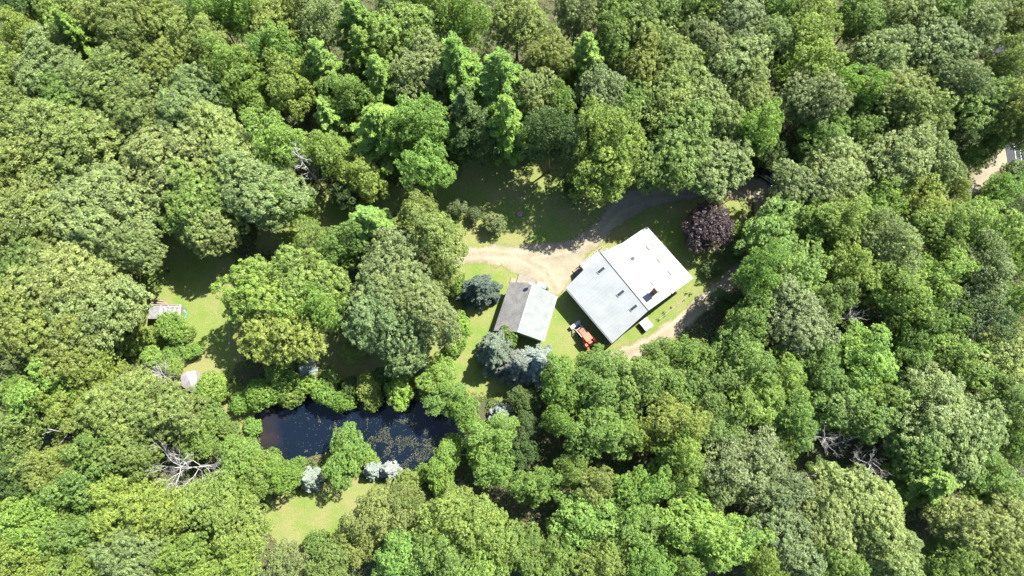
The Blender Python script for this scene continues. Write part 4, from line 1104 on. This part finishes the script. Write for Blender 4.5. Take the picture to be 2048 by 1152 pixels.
dead(1460, 820, 22, 12, 'thin pale snag right of the brightest yellow crown', 7, 4, .4, 1.2, .12)
dead(248, 750, 30, 6, 'left one of the fuzzy grey dead shrubs beside the tarp shelter', 18, 5, .1, 1.3, .1)
dead(318, 752, 38, 6.5, 'right one of the fuzzy grey dead shrubs beside the tarp shelter', 22, 5, .1, 1.3, .1)
dead(505, 85, 16, 9, 'short bare snag in the gap of the upper left wood', 7, 3, .3, 1.0, .14)
# ------------------------------------------------------------------ growth nobody could count
def scatter(name, n, box, keep, hfun, nleaf, cr, leaf, col, seed, label, mat='leaf', flat=.6, var0=.5):
    rng = np.random.RandomState(seed); x = rng.uniform(box[0], box[1], n); y = rng.uniform(box[2], box[3], n)
    k = keep(x, y); x, y = x[k], y[k]; h = hfun(x, y, rng); z = gz(x, y)
    m = len(x); ci = np.repeat(np.arange(m), nleaf); q = len(ci); d = nrm(rng.normal(size=(q, 3))); d[:, 2] = np.abs(d[:, 2])*flat
    c = np.stack([x, y, z+h*.6], 1); r = (cr*(.5+h*.5))[ci]
    pos = c[ci]+d*(r*rng.uniform(.4, 1, q))[:, None]; pos[:, 2] = np.maximum(pos[:, 2], z[ci]+.03)
    me = leaf_quads(name, pos, d+np.array([0, 0, .6])+rng.normal(size=(q, 3))*.3, np.full(q, leaf), np.full(q, leaf*.6), var0+(rng.uniform(-.2, .2, m))[ci]+rng.uniform(-.2, .2, q), rng)
    me.materials.append(M[mat]); o = bpy.data.objects.new(name, me); C.objects.link(o); o.color = (*col, 1)
    return tag(o, label, 'undergrowth', kind='stuff')
OPEN = list(LAWNS.values())+DRIVE
hfoot = [tuple(v[:2]) for v in (W_, S_, E_c, N_c)]; gfoot = [tuple(v[:2]) for v in (gNW, gSW, gSE, gNE)]; sfoot = [tuple(v[:2]) for v in (sA, sB, sC, sD)]
def k_wood(x, y):
    m = np.ones(len(x), bool)
    for p in OPEN: m &= sdf(x, y, p) < -.6
    for p in (POND, hfoot, gfoot, sfoot): m &= sdf(x, y, p) < -.5
    return m & (vnoise(x, y, 6, 3) > -.4)
scatter('undergrowth', 26000, (-115, 115, -38, 110), k_wood, lambda x, y, r: .4+2.0*np.clip(vnoise(x, y, 9, 4)+.4, 0, 1)*r.uniform(.5, 1.3, len(x)), 20, 1.0, .30, (.11, .165, .046), 5, 'low dark green undergrowth covering the floor of the wood')
def k_edge(x, y):
    a = np.full(len(x), -1e9)
    for p in LAWNS.values(): a = np.maximum(a, sdf(x, y, p))
    dr = np.full(len(x), -1e9)
    for p in DRIVE+[hfoot, gfoot, sfoot, POND]: dr = np.maximum(dr, sdf(x, y, p))
    return (a > -1.0) & (a < .6+1.4*(vnoise(x, y, 3, 7)+.2)) & (dr < -.4)
scatter('tall_grass', 60000, (-85, 60, -20, 75), k_edge, lambda x, y, r: r.uniform(.1, .4, len(x)), 9, .5, .18, (.16, .20, .05), 6, 'tall grass and weeds along the edges of the lawns')
WEEDS = gpoly([(245, 640), (300, 645), (370, 660), (382, 700), (360, 745), (290, 745), (240, 720)], 0)
scatter('weeds', 2600, (-80, -40, 10, 45), lambda x, y: sdf(x, y, WEEDS) > 0, lambda x, y, r: r.uniform(.2, 1.1, len(x))*np.clip(.9+vnoise(x, y, 2, 9), .2, 1.5), 20, .8, .22, (.15, .20, .055), 8, 'patch of sunny weeds and brambles below the grey shed')
BED = [tuple(at(*p)[:2]) for p in ((1303, 640), (1390, 572), (1398, 580), (1322, 645))]
scatter('garden_bed_plants', 420, (15, 45, 25, 45), lambda x, y: sdf(x, y, BED) > 0, lambda x, y, r: r.uniform(.2, .7, len(x)), 22, .55, .2, (.12, .19, .05), 9, 'green plants filling the bed along the house wall')
# floating weed on the pond
def pond_keep(x, y): 
    s = sdf(x, y, POND); a, b = at(690, 880, -.7), at(860, 870, -.7); t = np.clip(((x-a.x)*(b.x-a.x)+(y-a.y)*(b.y-a.y))/((b-a).length**2), 0, 1)
    dd = np.hypot(x-(a.x+(b.x-a.x)*t), y-(a.y+(b.y-a.y)*t))
    xw = x+2.2*vnoise(x, y, 2.3, 21)+.8*vnoise(x, y, .7, 22); yw = y+2.2*vnoise(x, y, 2.1, 23)+.8*vnoise(x, y, .6, 24)
    f = (np.abs(vnoise(xw, yw, 2.6, 11)) < (.07*np.clip(1.25-dd/7, 0, 1))) & (vnoise(x, y, .9, 25) > -.12-.2*(dd < 4)) & (np.random.RandomState(2).rand(len(x)) < .6)
    f |= (np.random.RandomState(3).rand(len(x)) < .02*np.clip(1.6-dd/9, 0, 1))
    c = at(800, 915, -.7); f2 = (np.hypot(x-c.x, y-c.y) < 6.5) & (vnoise(x, y, 1.1, 12) > .02) & (np.random.RandomState(1).rand(len(x)) < .6)
    return (s > -.3) & (f | f2)
rng = np.random.RandomState(12); bx = (at(500, 0, -.7).x-20, at(950, 800, -.7).x+4, at(0, 960, -.7).y, at(0, 770, -.7).y)
x = rng.uniform(-50, 0, 110000); y = rng.uniform(-5, 25, 110000); k = pond_keep(x, y); x, y = x[k], y[k]; n = len(x)
me = leaf_quads('pond_weed', np.stack([x, y, np.full(n, -.68)+rng.uniform(0, .03, n)], 1), np.array([0, 0, 1.])+rng.normal(size=(n, 3))*.12, np.full(n, .17), np.full(n, .10), rng.uniform(.1, .9, n), rng)
me.materials.append(M['leaf']); o = bpy.data.objects.new('pond_weed', me); C.objects.link(o); o.color = (.085, .092, .045, 1); tag(o, 'olive and straw coloured weed floating on the dark pond', 'pond weed', kind='stuff')

scatter('bank_plants', 9000, (-52, 0, -12, 32), lambda x, y: (sdf(x, y, POND) < .1) & (sdf(x, y, POND) > -2.4+1.5*vnoise(x, y, 3, 31)), lambda x, y, r: r.uniform(.2, .8, len(x)), 14, .6, .22, (.13, .19, .05), 14, 'reeds and low plants growing on the banks of the pond')
